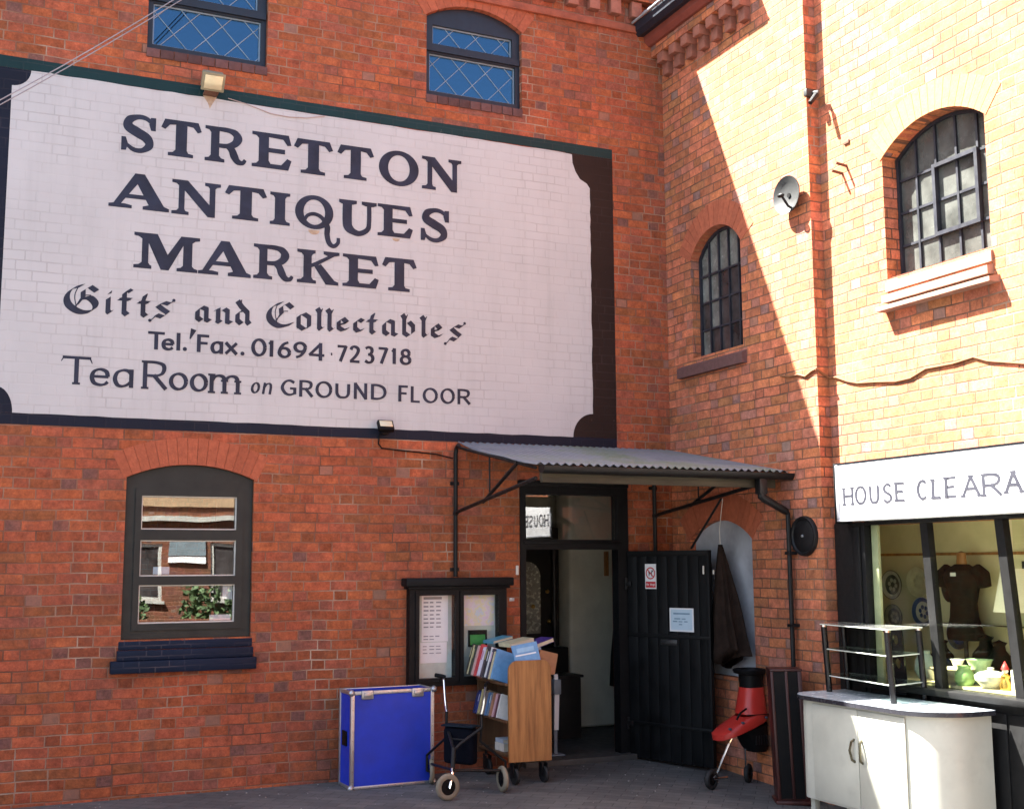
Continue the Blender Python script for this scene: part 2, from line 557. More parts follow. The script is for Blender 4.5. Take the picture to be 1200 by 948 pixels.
M['seatblue'] = plain('dark_blue_fabric', (0.002, 0.003, 0.007), 0.9, var=0.2, bump=0.2, spec=0.1)
M['trolley'] = wood('trolley_wood', (0.20, 0.078, 0.022), (0.40, 0.180, 0.055))
M['trolley_in'] = wood('dark_trolley_wood', (0.075, 0.036, 0.018), (0.13, 0.065, 0.03))
M['mahog'] = wood('dark_red_wood', (0.030, 0.006, 0.005), (0.060, 0.012, 0.009), rough=0.45)
M['beam'] = wood('old_fascia_wood', (0.022, 0.018, 0.010), (0.055, 0.045, 0.025), 'X', 0.8)
M['page'] = plain('book_pages', (0.62, 0.56, 0.42), 0.85, var=0.1)
M['paper'] = plain('white_paper', (0.70, 0.72, 0.74), 0.8, var=0.05)
M['paperblue'] = plain('pale_blue_paper', (0.45, 0.58, 0.68), 0.8, var=0.05)
M['red'] = plain('red_print', (0.50, 0.03, 0.04), 0.5)
M['redplastic'] = plain('red_plastic', (0.44, 0.028, 0.020), 0.38, var=0.1)
M['blackplastic'] = plain('black_plastic', (0.004, 0.004, 0.0045), 0.55, var=0.15, spec=0.15)
M['ink'] = plain('dark_print', (0.03, 0.03, 0.035), 0.6)
M['inkgrey'] = plain('grey_print', (0.22, 0.24, 0.28), 0.7)
M['cab'] = plain('white_laminate', (0.50, 0.50, 0.42), 0.4, var=0.12, scale=2.5, dirt=0.16)
M['cabtop'] = plain('pale_worktop', (0.45, 0.50, 0.54), 0.22, var=0.05)
M['cabedge'] = plain('dark_edge_band', (0.035, 0.035, 0.042), 0.25, 0.2)
M['coat'] = plain('brown_waxed_cloth', (0.019, 0.0115, 0.0085), 0.85, var=0.4, scale=9, bump=0.5, bscale=18, spec=0.12)
M['green'] = plain('green_card', (0.05, 0.32, 0.07), 0.6)
M['greyplastic'] = plain('grey_plastic', (0.16, 0.19, 0.22), 0.5)
M['dish'] = plain('dish_grey', (0.030, 0.032, 0.032), 0.55, var=0.15)
M['beige'] = plain('beige_lamp', (0.24, 0.22, 0.14), 0.45, var=0.2)
M['reflector'] = plain('lamp_reflector', (0.70, 0.62, 0.40), 0.2, 0.3)
M['cable'] = plain('grey_cable', (0.28, 0.28, 0.29), 0.6)
M['rustcable'] = plain('old_cable', (0.20, 0.08, 0.03), 0.8)
M['rust'] = plain('rusty_iron', (0.13, 0.055, 0.03), 0.85, var=0.3, bump=0.3)
M['porcelain'] = plain('porcelain', (0.72, 0.72, 0.68), 0.2, var=0.05)
M['greenpot'] = plain('pale_green_glaze', (0.35, 0.50, 0.33), 0.25, var=0.2, scale=14)
M['shade'] = plain('lamp_shade_cloth', (0.80, 0.76, 0.62), 0.9, var=0.03)
M['dress'] = plain('black_dress', (0.008, 0.010, 0.008), 0.95, var=0.3, scale=14, bump=0.1, bscale=40, spec=0.1)
M['brass'] = plain('brass', (0.55, 0.34, 0.10), 0.3, 0.9)
M['foliage'] = plain('shrub_leaf', (0.05, 0.09, 0.03), 0.7, var=0.5, scale=9)
M['interior_dark'] = plain('dark_furniture', (0.018, 0.015, 0.013), 0.5, var=0.3)
M['doorfloor'] = plain('dark_floor', (0.05, 0.048, 0.045), 0.6, var=0.25)
M['mirror'] = plain('old_mirror', (0.62, 0.62, 0.52), 0.25, 0.5, var=0.3, scale=9)

def corrugated_mat():
    k = NT('corrugated_sheet')
    co = k.coord()
    n1 = k.noise(1.5, 5, 0.65, co)
    col = k.ramp(n1, [(0.35, (0.14, 0.155, 0.185)), (0.5, (0.20, 0.215, 0.235)), (0.62, (0.17, 0.20, 0.155)), (0.75, (0.12, 0.15, 0.09))])
    sp = k.rng(k.noise(26, 4, 0.7, co), 0.68, 0.74, 0, 0.7)
    col = k.mix(sp, col, (0.5, 0.5, 0.48, 1))
    k.link(col, k.bs.inputs['Base Color'])
    k.bs.inputs['Roughness'].default_value = 0.55
    k.bs.inputs['Metallic'].default_value = 0.25
    return k.mat
M['corr'] = corrugated_mat()

def plank_black():
    k = NT('black_planks')
    co = k.coord()
    n = k.noise(7, 5, 0.65, co)
    col = k.ramp(n, [(0.3, (0.0022, 0.0026, 0.003)), (0.7, (0.007, 0.0078, 0.0085))])
    sc_ = k.rng(k.noise(30, 6, 0.75, co), 0.72, 0.80, 0, 0.25)
    col = k.mix(sc_, col, (0.06, 0.055, 0.05, 1))
    k.link(col, k.bs.inputs['Base Color'])
    k.link(k.rng(n, 0.3, 0.7, 0.45, 0.7), k.bs.inputs['Roughness'])
    k.bs.inputs['Specular IOR Level'].default_value = 0.2
    k.link(k.bump(n, 0.2, 0.006), k.bs.inputs['Normal'])
    return k.mat
M['plank'] = plank_black()

def paving_mat():
    k = NT('paving')
    co = k.coord()
    br = k.n('ShaderNodeTexBrick')
    mp = k.n('ShaderNodeMapping'); k.link(co, mp.inputs[0]); mp.inputs['Rotation'].default_value = (0, 0, math.radians(38))
    k.link(mp.outputs[0], br.inputs['Vector'])
    br.inputs['Scale'].default_value = 1.0
    br.inputs['Brick Width'].default_value = 0.21
    br.inputs['Row Height'].default_value = 0.105
    br.inputs['Mortar Size'].default_value = 0.004
    br.inputs['Mortar Smooth'].default_value = 0.4
    br.inputs['Color1'].default_value = (0.115, 0.110, 0.104, 1)
    br.inputs['Color2'].default_value = (0.082, 0.080, 0.077, 1)
    br.inputs['Mortar'].default_value = (0.045, 0.044, 0.041, 1)
    f = k.rng(k.noise(1.3, 6, 0.75, co), 0.3, 0.7, 0.60, 1.35)
    col = k.mix(1.0, br.outputs['Color'], f, 'MULTIPLY')
    stn = k.rng(k.noise(2.6, 7, 0.75, co), 0.56, 0.66, 0.0, 0.45)
    col = k.mix(stn, col, (0.035, 0.032, 0.028, 1))
    dst = k.rng(k.noise(0.9, 6, 0.7, co), 0.54, 0.72, 0.0, 0.5)
    col = k.mix(dst, col, (0.15, 0.135, 0.115, 1))
    sp = k.rng(k.noise(60, 4, 0.7, co), 0.68, 0.78, 0, 0.4)
    col = k.mix(sp, col, (0.22, 0.20, 0.18, 1))
    k.link(col, k.bs.inputs['Base Color'])
    k.bs.inputs['Roughness'].default_value = 0.85
    h = k.m('ADD', k.m('MULTIPLY', br.outputs['Fac'], -0.7), k.m('MULTIPLY', k.noise(90, 4, 0.6, co), 0.5))
    k.link(k.bump(h, 0.6, 0.006), k.bs.inputs['Normal'])
    return k.mat
M['paving'] = paving_mat()

def map_mat():
    k = NT('map_print')
    co = k.coord()
    n = k.noise(16, 4, 0.6, co)
    col = k.ramp(n, [(0.30, (0.62, 0.48, 0.60)), (0.45, (0.62, 0.60, 0.66)), (0.55, (0.66, 0.62, 0.40)), (0.65, (0.50, 0.60, 0.70)), (0.8, (0.64, 0.50, 0.55))])
    k.link(col, k.bs.inputs['Base Color'])
    k.bs.inputs['Roughness'].default_value = 0.7
    return k.mat
M['map'] = map_mat()

# ------------------------------------------------------------------ lettering engine
class Pen:
    """strokes of varying width laid flat on a wall; each stroke a hair above the one before so none coincide"""
    def __init__(self, fn, base=0.006):
        self.mb = MB()
        self.fn = fn
        self.d = base
        self.k = 0

    def _d(self):
        self.k += 1
        return self.d + 0.00012 * (self.k % 24)

    def poly(self, pts, box):
        x0, x1, z0, z1 = box
        P = [(x0 + (x1-x0)*a, z0 + (z1-z0)*b) for a, b in pts]
        self.mb.prism([P], self.fn, self._d(), None)

    def ribbon(self, P, hw):
        """P in metres, hw(dir) half width or list"""
        d = self._d()
        n = len(P)
        L, R = [], []
        for i in range(n):
            a = Vector(P[max(i-1, 0)]); b = Vector(P[min(i+1, n-1)])
            t = (b - a)
            if t.length < 1e-9:
                t = Vector((1, 0))
            t.normalize()
            if 0 < i < n-1:      # mitre
                t0 = (Vector(P[i]) - a).normalized(); t1 = (b - Vector(P[i])).normalized()
                cosang = max(0.55, ((t0 + t1).length / 2))
            else:
                cosang = 1.0
            w = (hw[i] if isinstance(hw, list) else hw(t)) / cosang
            nx, nz = -t.y, t.x
            L.append((P[i][0] + nx*w, P[i][1] + nz*w)); R.append((P[i][0] - nx*w, P[i][1] - nz*w))
        mb = self.mb
        VL = [mb.v(self.fn(p[0], p[1], d)) for p in L]
        VR = [mb.v(self.fn(p[0], p[1], d)) for p in R]
        for i in range(n-1):
            mb.face([VL[i], VL[i+1], VR[i+1], VR[i]])

    def nib(self, P, hx, hz):
        """broad-nib sweep: every segment is the parallelogram between its two nib edges"""
        d = self._d()
        mb = self.mb
        VL = [mb.v(self.fn(p[0]+hx, p[1]+hz, d)) for p in P]
        VR = [mb.v(self.fn(p[0]-hx, p[1]-hz, d)) for p in P]
        for i in range(len(P)-1):
            mb.face([VL[i], VL[i+1], VR[i+1], VR[i]])

def spline(pts, n=6, closed=False):
    out = []
    m = len(pts)
    rng_ = range(m if closed else m-1)
    for i in rng_:
        if closed:
            p0, p1, p2, p3 = pts[i-1], pts[i], pts[(i+1) % m], pts[(i+2) % m]
        else:
            p0, p1, p2, p3 = pts[max(i-1, 0)], pts[i], pts[i+1], pts[min(i+2, m-1)]
        for s in range(n):
            t = s/n
            q = []
            for c in range(2):
                q.append(0.5*((2*p1[c]) + (-p0[c]+p2[c])*t + (2*p0[c]-5*p1[c]+4*p2[c]-p3[c])*t*t + (-p0[c]+3*p1[c]-3*p2[c]+p3[c])*t**3))
            out.append(tuple(q))
    out.append(tuple(pts[0] if closed else pts[-1]))
    return out

def ell(cx, cy, rx, ry, n=28):
    return [(cx + rx*math.cos(2*math.pi*i/n), cy + ry*math.sin(2*math.pi*i/n)) for i in range(n+1)]

P_, C_ = 'P', 'C'
SANS = {
 'T': [(P_, (0,1),(1,1)), (P_, (.5,1),(.5,0))],
 'e': [(P_, (.03,.53),(.97,.53)), (C_, (.97,.53),(.88,.86),(.5,1),(.12,.84),(0,.47),(.14,.12),(.5,0),(.8,.06),(.98,.22))],
 'l': [(P_, (.5,1),(.5,0))],
 '.': [('D', (.5,.5))],
 '/': [('S', (1,1),(0,0))],
 'F': [(P_, (0,1),(0,0)), (P_, (0,1),(1,1)), (P_, (0,.52),(.85,.52))],
 'a': [(C_, (1,.80),(.8,.96),(.5,1),(.14,.84),(0,.46),(.14,.1),(.42,0),(.75,.1),(1,.32)), (P_, (1,1),(1,0))],
 'x': [(P_, (0,1),(1,0)), (P_, (1,1),(0,0))],
 '0': [('O', .5,.5,.5,.5)],
 '1': [(P_, (.6,1),(.6,0)), (P_, (.0,.84),(.6,1))],
 '6': [(C_, (.88,.97),(.45,.84),(.12,.56),(.02,.30)), ('O', .5,.29,.5,.29)],
 '9': [(C_, (.12,.03),(.55,.16),(.88,.44),(.98,.70)), ('O', .5,.71,.5,.29)],
 '4': [(P_, (.76,0),(.76,1)), (P_, (.76,1),(0,.28)), (P_, (0,.28),(1,.28))],
 '-': [(P_, (0,.5),(1,.5))],
 '7': [(P_, (0,1),(1,1)), (P_, (1,1),(.32,0))],
 '2': [(C_, (.05,.78),(.2,.95),(.5,1),(.85,.9),(.9,.68),(.6,.36),(.02,0)), (P_, (.02,0),(1,0))],
 '3': [(C_, (.06,.9),(.4,1),(.8,.93),(.88,.75),(.7,.58),(.38,.53)), (C_, (.38,.53),(.82,.48),(1,.27),(.8,.05),(.4,0),(0,.1))],
 '8': [('O', .5,.765,.40,.235), ('O', .5,.265,.5,.265)],
 'R': [(P_, (0,1),(0,0)), (C_, (0,1),(.5,1),(.85,.92),(.92,.74),(.8,.56),(.5,.48),(0,.48)), (P_, (.45,.48),(1,0))],
 'o': [('O', .5,.5,.5,.5)], 'O': [('O', .5,.5,.5,.5)],
 'm': [(P_, (0,1),(0,0)), (C_, (0,.62),(.12,.9),(.3,.98),(.45,.88),(.49,.6)), (P_, (.49,.62),(.49,0)), (C_, (.49,.62),(.62,.9),(.8,.98),(.95,.88),(1,.6)), (P_, (1,.62),(1,0))],
 'n': [(P_, (0,1),(0,0)), (C_, (0,.55),(.25,.88),(.6,1),(.9,.88),(1,.55)), (P_, (1,.57),(1,0))],
 'G': [(C_, (.95,.86),(.6,1),(.22,.88),(0,.5),(.22,.12),(.6,0),(1,.12)), (P_, (1,.12),(1,.45)), (P_, (.66,.45),(1,.45))],
 'C': [(C_, (.97,.86),(.62,1),(.22,.88),(0,.5),(.22,.12),(.62,0),(.98,.13))],
 'U': [(C_, (0,1),(0,.6),(.03,.25),(.22,.04),(.5,0),(.78,.04),(.97,.25),(1,.6),(1,1))],
 'N': [(P_, (0,0),(0,1)), (P_, (0,1),(1,0)), (P_, (1,0),(1,1))],
 'D': [(P_, (0,0),(0,1)), (C_, (0,1),(.45,1),(.85,.84),(1,.5),(.85,.16),(.45,0),(0,0))],
 'L': [(P_, (0,1),(0,0)), (P_, (0,0),(1,0))],
 'H': [(P_, (0,1),(0,0)), (P_, (1,1),(1,0)), (P_, (0,.52),(1,.52))],
 'S': [(C_, (.93,.86),(.7,.98),(.4,1),(.1,.86),(.12,.64),(.5,.5),(.9,.34),(.92,.13),(.6,0),(.3,.01),(.03,.14))],
 'E': [(P_, (0,1),(0,0)), (P_, (0,1),(1,1)), (P_, (0,.52),(.82,.52)), (P_, (0,0),(1,0))],
 'A': [(P_, (0,0),(.5,1)), (P_, (.5,1),(1,0)), (P_, (.2,.36),(.8,.36))],
 'd': [('O', .45,.32,.45,.32), (P_, (.95,1),(.95,0))],
 'g': [('O', .45,.66,.45,.33), (C_, (.95,1),(.95,.3),(.8,.03),(.4,0),(.05,.1))],
 's': [(C_, (.93,.86),(.5,1),(.1,.8),(.5,.5),(.92,.22),(.5,0),(.03,.14))],
 'i': [(P_, (.5,.7),(.5,0)), ('D', (.5,.95))],
}

def sans(pen, ch, box, tv, th, ital=0.0, serif=0.0):
    """ch drawn into box=(a0,a1,z0,z1); tv/th = thickness of uprights/level strokes in metres"""
    a0, a1, z0, z1 = box
    sg = 1.0 if a1 > a0 else -1.0
    ia, iz = sg*tv/2, th/2
    if ch in 'l.':
        ia = 0
    if ch in '-':
        iz = 0
    def mp(p):
        x = a0 + ia + (a1 - a0 - 2*ia)*p[0]
        z = z0 + iz + (z1 - z0 - 2*iz)*p[1]
        return (x + sg*ital*(z - z0), z)
    ca, sa = math.cos(0.30), math.sin(0.30)
    def hw(t):
        c = abs(ca*t.y - sg*sa*t.x) if True else 0
        return 0.5*(th + (tv - th)*min(1.0, c**1.3))
    for st in SANS[ch]:
        k = st[0]
        if k == 'P':
            pts = [mp(p) for p in st[1:]]
            for a, b in zip(pts, pts[1:]):
                t = (Vector(b) - Vector(a)).normalized()
                h = hw(t)
                e = h*0.5 if abs(t.x) > 0.3 else th/2
                pa = (a[0]-t.x*e, a[1]-t.y*e); pb = (b[0]+t.x*e, b[1]+t.y*e)
                pen.ribbon([pa, pb], hw)
                if serif > 0 and abs(t.y) > 0.85:
                    for q in (pa, pb):
                        zz = min(max(q[1], z0 + th*0.4), z1 - th*0.4)
                        pen.ribbon([(q[0]-serif, zz), (q[0]+serif, zz)], lambda t_: th*0.45)
        elif k == 'C':
            pen.ribbon([mp(p) for p in spline(st[1:], 6)], hw)
        elif k == 'O':
            pen.ribbon([mp(p) for p in ell(*st[1:])], hw)
        elif k == 'D':
            q = mp(st[1])
            r = tv*0.55
            pen.mb.prism([[(q[0]+r*math.cos(i*math.pi/5), q[1]+r*math.sin(i*math.pi/5)) for i in range(10)]], pen.fn, pen._d(), None)
        elif k == 'S':
            a, b = mp(st[1]), mp(st[2])
            pen.ribbon([a, b], [tv*0.75, tv*0.15])

SLAB = {
 'T': [(.09,1),(.91,1),(1,.76),(.90,.71),(.79,.85),(.64,.87),(.64,.18),(.68,.11),(.80,.09),(.80,0),(.18,0),(.18,.09),(.30,.11),(.36,.18),(.36,.87),(.21,.85),(.10,.71),(0,.76)],
 'E': [(0,1),(.92,1),(.99,.72),(.89,.70),(.78,.86),(.42,.88),(.42,.58),(.83,.58),(.83,.45),(.42,.45),(.42,.22),(.47,.13),(.74,.13),(.89,.33),(1,.28),(.92,0),(0,0),(0,.09),(.11,.11),(.17,.18),(.17,.82),(.11,.89),(0,.91)],
 'N': [(0,1),(.32,1),(.77,.36),(.77,.84),(.74,.89),(.67,.91),(.67,1),(1,1),(1,.91),(.93,.89),(.89,.84),(.89,0),(.74,0),(.26,.70),(.26,.17),(.28,.11),(.35,.09),(.35,0),(0,0),(0,.09),(.10,.11),(.14,.17),(.14,.83),(.09,.89),(0,.91)],
 'I': [(0,1),(1,1),(1,.91),(.84,.89),(.76,.82),(.76,.18),(.84,.11),(1,.09),(1,0),(0,0),(0,.09),(.16,.11),(.24,.18),(.24,.82),(.16,.89),(0,.91)],
 'M': [(0,1),(.35,1),(.51,.44),(.71,1),(1,1),(1,.91),(.93,.89),(.885,.83),(.885,.17),(.92,.11),(.97,.09),(.97,0),(.65,0),(.65,.09),(.71,.11),(.745,.17),(.745,.74),(.53,0),(.41,0),(.22,.72),(.22,.17),(.245,.11),(.27,.09),(.27,0),(0,0),(0,.09),(.075,.11),(.12,.17),(.12,.83),(.07,.89),(0,.91)],
}

def slab(pen, ch, box):
    x0, x1, z0, z1 = box
    w, h = x1-x0, z1-z0
    def mp(p):
        return (x0 + w*p[0], z0 + h*p[1])
    def rib(pts, hws, n=6, smooth=True):
        P = spline(pts, n) if smooth else list(pts)
        ws = []
        m = len(pts)-1
        for i in range(len(P)):
            t = i/(len(P)-1)*m
            a = min(int(t), m-1); f = t-a
            f = f*f*(3-2*f)
            ws.append((hws[a]*(1-f) + hws[a+1]*f)*h)
        pen.ribbon([mp(p) for p in P], ws)
    if ch in SLAB:
        pen.poly(SLAB[ch], box)
    elif ch == 'O' or ch == 'Q':
        n = 40
        d = pen._d()
        mb = pen.mb
        A = [mb.v(pen.fn(*mp((.5+.5*math.cos(2*math.pi*i/n), .5+.5*math.sin(2*math.pi*i/n))), d)) for i in range(n)]
        ri = .27 if ch == 'O' else .28
        B = [mb.v(pen.fn(*mp((.5+ri*math.cos(2*math.pi*i/n + .1), .5+.37*math.sin(2*math.pi*i/n + .1))), d)) for i in range(n)]
        for i in range(n):
            j = (i+1) % n
            mb.face([A[i], A[j], B[j], B[i]])
        if ch == 'Q':
            rib([(.24,.20),(.32,.38),(.50,.45),(.70,.36),(.84,.12),(.84,-.12),(.90,-.36),(1.02,-.44),(1.13,-.33),(1.14,-.18)], [.04,.05,.055,.06,.085,.08,.075,.06,.055,.05])
    elif ch == 'S':
        rib([(.90,.80),(.72,.92),(.48,.94),(.22,.84),(.20,.66),(.46,.53),(.74,.40),(.82,.22),(.62,.07),(.36,.07),(.14,.20)], [.04,.06,.065,.10,.125,.13,.125,.10,.065,.06,.04])
        pen.poly([(.84,.96),(1,.97),(1,.62),(.86,.62),(.80,.78)], box)
        pen.poly([(.0,.02),(.14,.03),(.20,.20),(.13,.38),(.0,.38)], box)
    elif ch == 'U':
        rib([(.22,.97),(.22,.4),(.26,.2),(.42,.08),(.58,.07),(.76,.2),(.80,.42),(.80,.97)], [.135,.135,.13,.09,.075,.07,.065,.065])
        pen.poly([(0,1),(.47,1),(.47,.91),(.36,.87),(.08,.87),(0,.91)], box)
        pen.poly([(.60,1),(1,1),(1,.91),(.90,.87),(.70,.87),(.60,.91)], box)
    elif ch == 'A':
        pen.poly([(.07,.09),(.19,.09),(.51,.80),(.45,1.0),(.42,1.0)], box)
        pen.poly([(.42,1.0),(.58,1.0),(.93,.10),(.67,.10),(.45,.74)], box)
        pen.poly([(.27,.40),(.70,.40),(.72,.28),(.24,.28)], box)
        pen.poly([(0,.09),(.10,.12),(.27,.12),(.38,.09),(.38,0),(0,0)], box)
        pen.poly([(.56,.09),(.66,.14),(.92,.14),(1,.09),(1,0),(.56,0)], box)
    elif ch == 'R':
        pen.poly([(0,1),(.34,1),(.34,.18),(.39,.11),(.47,.09),(.47,0),(0,0),(0,.09),(.09,.11),(.14,.18),(.14,.82),(.09,.89),(0,.91)], box)
        rib([(.30,.94),(.56,.93),(.72,.86),(.78,.72),(.70,.56),(.52,.48),(.30,.47)], [.06,.07,.10,.125,.10,.065,.06])
        rib([(.52,.46),(.64,.38),(.70,.22),(.78,.08),(.90,.05),(.97,.15)], [.05,.10,.11,.09,.06,.045])
    elif ch == 'K':
        pen.poly([(0,1),(.43,1),(.43,.91),(.37,.88),(.34,.82),(.34,.18),(.38,.11),(.45,.09),(.45,0),(0,0),(0,.09),(.09,.11),(.15,.18),(.15,.82),(.10,.89),(0,.91)], box)
        pen.poly([(.32,.47),(.32,.58),(.72,.86),(.62,.91),(.62,1),(1,1),(1,.91),(.88,.87),(.47,.55)], box)
        pen.poly([(.40,.52),(.56,.60),(.88,.14),(.98,.09),(.98,0),(.68,0)], box)

# blackletter: broad nib held at about 40 degrees; coordinates in the glyph's own box
GOTH = {
 'i': [[(.12,.62),(.45,.70),(.45,.10),(.72,.02),(.95,.12)]],
 'f': [[(.95,.92),(.70,.98),(.42,.86),(.42,.12),(.70,.03)], [(.02,.62),(.92,.62)]],
 't': [[(.60,.98),(.46,.72),(.46,.12),(.74,.02),(.98,.12)], [(.05,.64),(.95,.64)]],
 's': [[(.98,.90),(.58,.97),(.16,.76),(.50,.54),(.88,.34),(.52,.05),(.08,.16)]],
 'a': [[(.72,.88),(.40,.96),(.14,.72),(.14,.22),(.40,.03),(.72,.28)], [(.42,.97),(.74,.84),(.74,.12),(.98,.04)]],
 'n': [[(.02,.82),(.22,.94),(.22,.10),(.36,.02)], [(.26,.72),(.56,.97),(.76,.84),(.76,.10),(.98,.04)]],
 'd': [[(.12,.99),(.40,.76),(.82,.52),(.82,.14),(.98,.03)], [(.62,.60),(.36,.58),(.14,.46),(.14,.16),(.42,.02),(.78,.2)]],
 'o': [[(.16,.82),(.16,.22),(.50,.02),(.84,.20)], [(.16,.80),(.50,.97),(.84,.78),(.84,.18)]],
 'l': [[(.10,.98),(.42,.84),(.42,.12),(.70,.02),(.98,.12)]],
 'e': [[(.20,.44),(.86,.66),(.50,.97),(.16,.74),(.16,.22),(.50,.03),(.96,.20)]],
 'c': [[(.94,.82),(.54,.97),(.18,.74),(.18,.22),(.50,.03),(.96,.18)]],
 'b': [[(.06,.98),(.20,.84),(.20,.14),(.50,.02),(.84,.18),(.84,.48),(.54,.66),(.24,.52)]],
}
def goth(pen, ch, box):
    x0, x1, z0, z1 = box
    w, h = x1-x0, z1-z0
    nw = 0.0225                            # half nib
    hx, hz = nw*math.cos(math.radians(38)), nw*math.sin(math.radians(38))
    ix, iz = hx*0.9, hz*0.9
    def mp(p):
        return (x0+ix + (w-2*ix)*p[0], z0+iz + (h-2*iz)*p[1])
    def hair(pts, t=0.0035):
        pen.ribbon([mp(p) for p in spline(pts, 5)], lambda _t: t)
    if ch in 'GC':
        hx2, hz2 = hx*1.25, hz*1.25
        if ch == 'G':
            A = spline([(.52,.98),(.22,.84),(.06,.55),(.14,.24),(.48,.03),(.84,.10),(.95,.34),(.76,.56),(.52,.50)], 6)
            B = [(.97,.82),(.76,.97),(.55,.80),(.56,.55),(.36,.24)]
        else:
            A = spline([(.55,.97),(.22,.82),(.06,.52),(.15,.22),(.50,.03),(.96,.16)], 6)
            B = [(.97,.80),(.76,.97),(.52,.80),(.55,.52),(.36,.30)]
        pen.nib([mp(p) for p in A], hx2, hz2)
        pen.nib([mp(p) for p in B], hx, hz)
        hair([(.36,.24),(.55,.60),(.80,.66)])
        hair([(.40,.93),(.30,.60),(.36,.20)])
        return
    for st in GOTH[ch]:
        pen.nib([mp(p) for p in st], hx, hz)
        if ch in 'ft' and len(st) == 2:
            a, b = mp(st[0]), mp(st[1])
            pen.ribbon([a, b], lambda _t: 0.007)
    if ch == 'i':
        q = mp((.55, .93))
        pen.mb.prism([[(q[0]-.014, q[1]-.012), (q[0]+.016, q[1]+.0), (q[0]+.022, q[1]+.026)]], pen.fn, pen._d(), None)
    if ch in 'lb':
        pen.ribbon([mp((.45 if ch == 'l' else .24,.74)), mp((.95 if ch == 'l' else .46,1.0))], [0.012, 0.002])
    if ch in 't':
        pen.ribbon([mp((.50,.72)), mp((.85,1.04))], [0.012, 0.002])
    if ch == 'd':
        pen.ribbon([mp((.30,.84)), mp((.42,1.06))], [0.013, 0.002])
    if ch == 's':
        hair([(.10,.16),(-.15,-.10),(-.32,-.20)])
        hair([(.90,.90),(1.15,1.05),(1.24,1.14)])
        for q in (mp((-.34,-.22)), mp((1.26,1.16))):
            pen.mb.prism([[(q[0]+.013*math.cos(i*math.pi/5), q[1]+.013*math.sin(i*math.pi/5)) for i in range(10)]], pen.fn, pen._d(), None)
    if ch in 'naoce':
        hair([(.05,.04),(.22,.20)], 0.003)

# ================================================================== GROUND
def ground_z(x, y):
    return 0.035*max(min(y, 0), -4)*min(max((x + 1.6)/1.4, 0), 1)

def make_ground():
    mb = MB()
    xs = [-300, -80, -25, -12] + [-9 + 0.5*i for i in range(14)] + [-2 + 0.2*i for i in range(16)] + [3, 12, 40, 120, 300]
    ys = [-300, -80, -30, -14] + [-9 + 0.5*i for i in range(10)] + [-4 + 0.2*i for i in range(22)] + [3, 10, 40, 120, 300]
    g = [[mb.v((x, y, ground_z(x, y))) for x in xs] for y in ys]
    for j in range(len(ys)-1):
        for i in range(len(xs)-1):
            mb.face([g[j][i], g[j][i+1], g[j+1][i+1], g[j+1][i]])
    o = mb.build('ground', M['paving'])
    o['kind'] = 'structure'
make_ground()

# ================================================================== BUILDING A (painted sign wall)
bA = thing('market_building', 'red brick market building carrying the huge painted sign, with black doorway and leaded windows', 'building', (0, 0, 0))
DOOR = (-1.53, -0.575)
holes = [arch_loop(-4.775, -3.815, 1.135, 2.34, 2.445),
         arch_loop(-4.742, -3.79, 5.73, 6.46, 6.60),
         arch_loop(-2.398, -1.48, 5.73, 6.46, 6.60),
         [(DOOR[0], 0.0), (DOOR[0], 2.39), (DOOR[1]+0.11, 2.39), (DOOR[1]+0.11, 0.0)]]
TOP = 7.5
outer = [(-14, -0.6), (0.0, -0.6), (0.0, TOP), (-14, TOP)]
# the door hole reaches the ground: cut it as part of the outline
outer = [(-14, -0.6), (-14, TOP), (0.0, TOP), (0.0, -0.6), (-0.465, -0.6), (-0.465, 2.39), (-1.53, 2.39), (-1.53, -0.6)]
MB().prism([outer] + holes[:3], fA, 0.0, -0.30).build('front_wall', M['brick'], bA, smooth=False)
mb = MB()
mb.box(-14, -13.7, 0.30, 9, -0.6, TOP).box(-14, 3.2, 9, 9.3, -0.6, TOP).box(2.9, 3.2, 0.0, 9, -0.6, TOP).box(0.002, 2.9, 0.0, 0.3, -0.6, TOP)
mb.build('side_walls', M['brick'], bA, smooth=False)
mb = MB()
mb.prism([[(0.02, TOP), (4.6, 11.4), (9.3, TOP)]], lambda a, b, d: (d, a, b), -14.05, 3.2)
mb.build('roof', M['roof'], bA, smooth=False)
MB().box(-13.7, 2.9, 0.3, 9, 3.1, 3.3).build('upper_floor', M['interior_dark'], bA, smooth=False)

def voussoirs(name, fn, x0, x1, zs, zc, thick, n, parent, mat, proud=0.004, deep=-0.10, extra=0.0):
    _, (cx, cz, R, a0, a1) = arch_top(x0, x1, zs, zc)
    mb = MB()
    sgn = 1 if a1 > a0 else -1
    a0 -= sgn*extra; a1 += sgn*extra
    for i in range(n):
        b0 = a0 + (a1-a0)*i/n + (a1-a0)*0.025/n
        b1 = a0 + (a1-a0)*(i+1)/n - (a1-a0)*0.025/n
        p = proud + random.uniform(-0.001, 0.0015)
        t = thick + random.uniform(-0.003, 0.003)
        mb.prism([[(cx+R*math.cos(b0), cz+R*math.sin(b0)), (cx+(R+t)*math.cos(b0), cz+(R+t)*math.sin(b0)),
                   (cx+(R+t)*math.cos(b1), cz+(R+t)*math.sin(b1)), (cx+R*math.cos(b1), cz+R*math.sin(b1))]], fn, p, deep)
    return mb.build(name, mat, parent, smooth=False)

voussoirs('window_arch', fA, -4.775, -3.815, 2.34, 2.445, 0.205, 15, bA, M['arch'], extra=0.02)
voussoirs('window_arch', fA, -4.742, -3.79, 6.46, 6.60, 0.205, 14, bA, M['arch'], extra=0.02)
voussoirs('window_arch', fA, -2.398, -1.48, 6.46, 6.60, 0.205, 14, bA, M['arch'], extra=0.02)

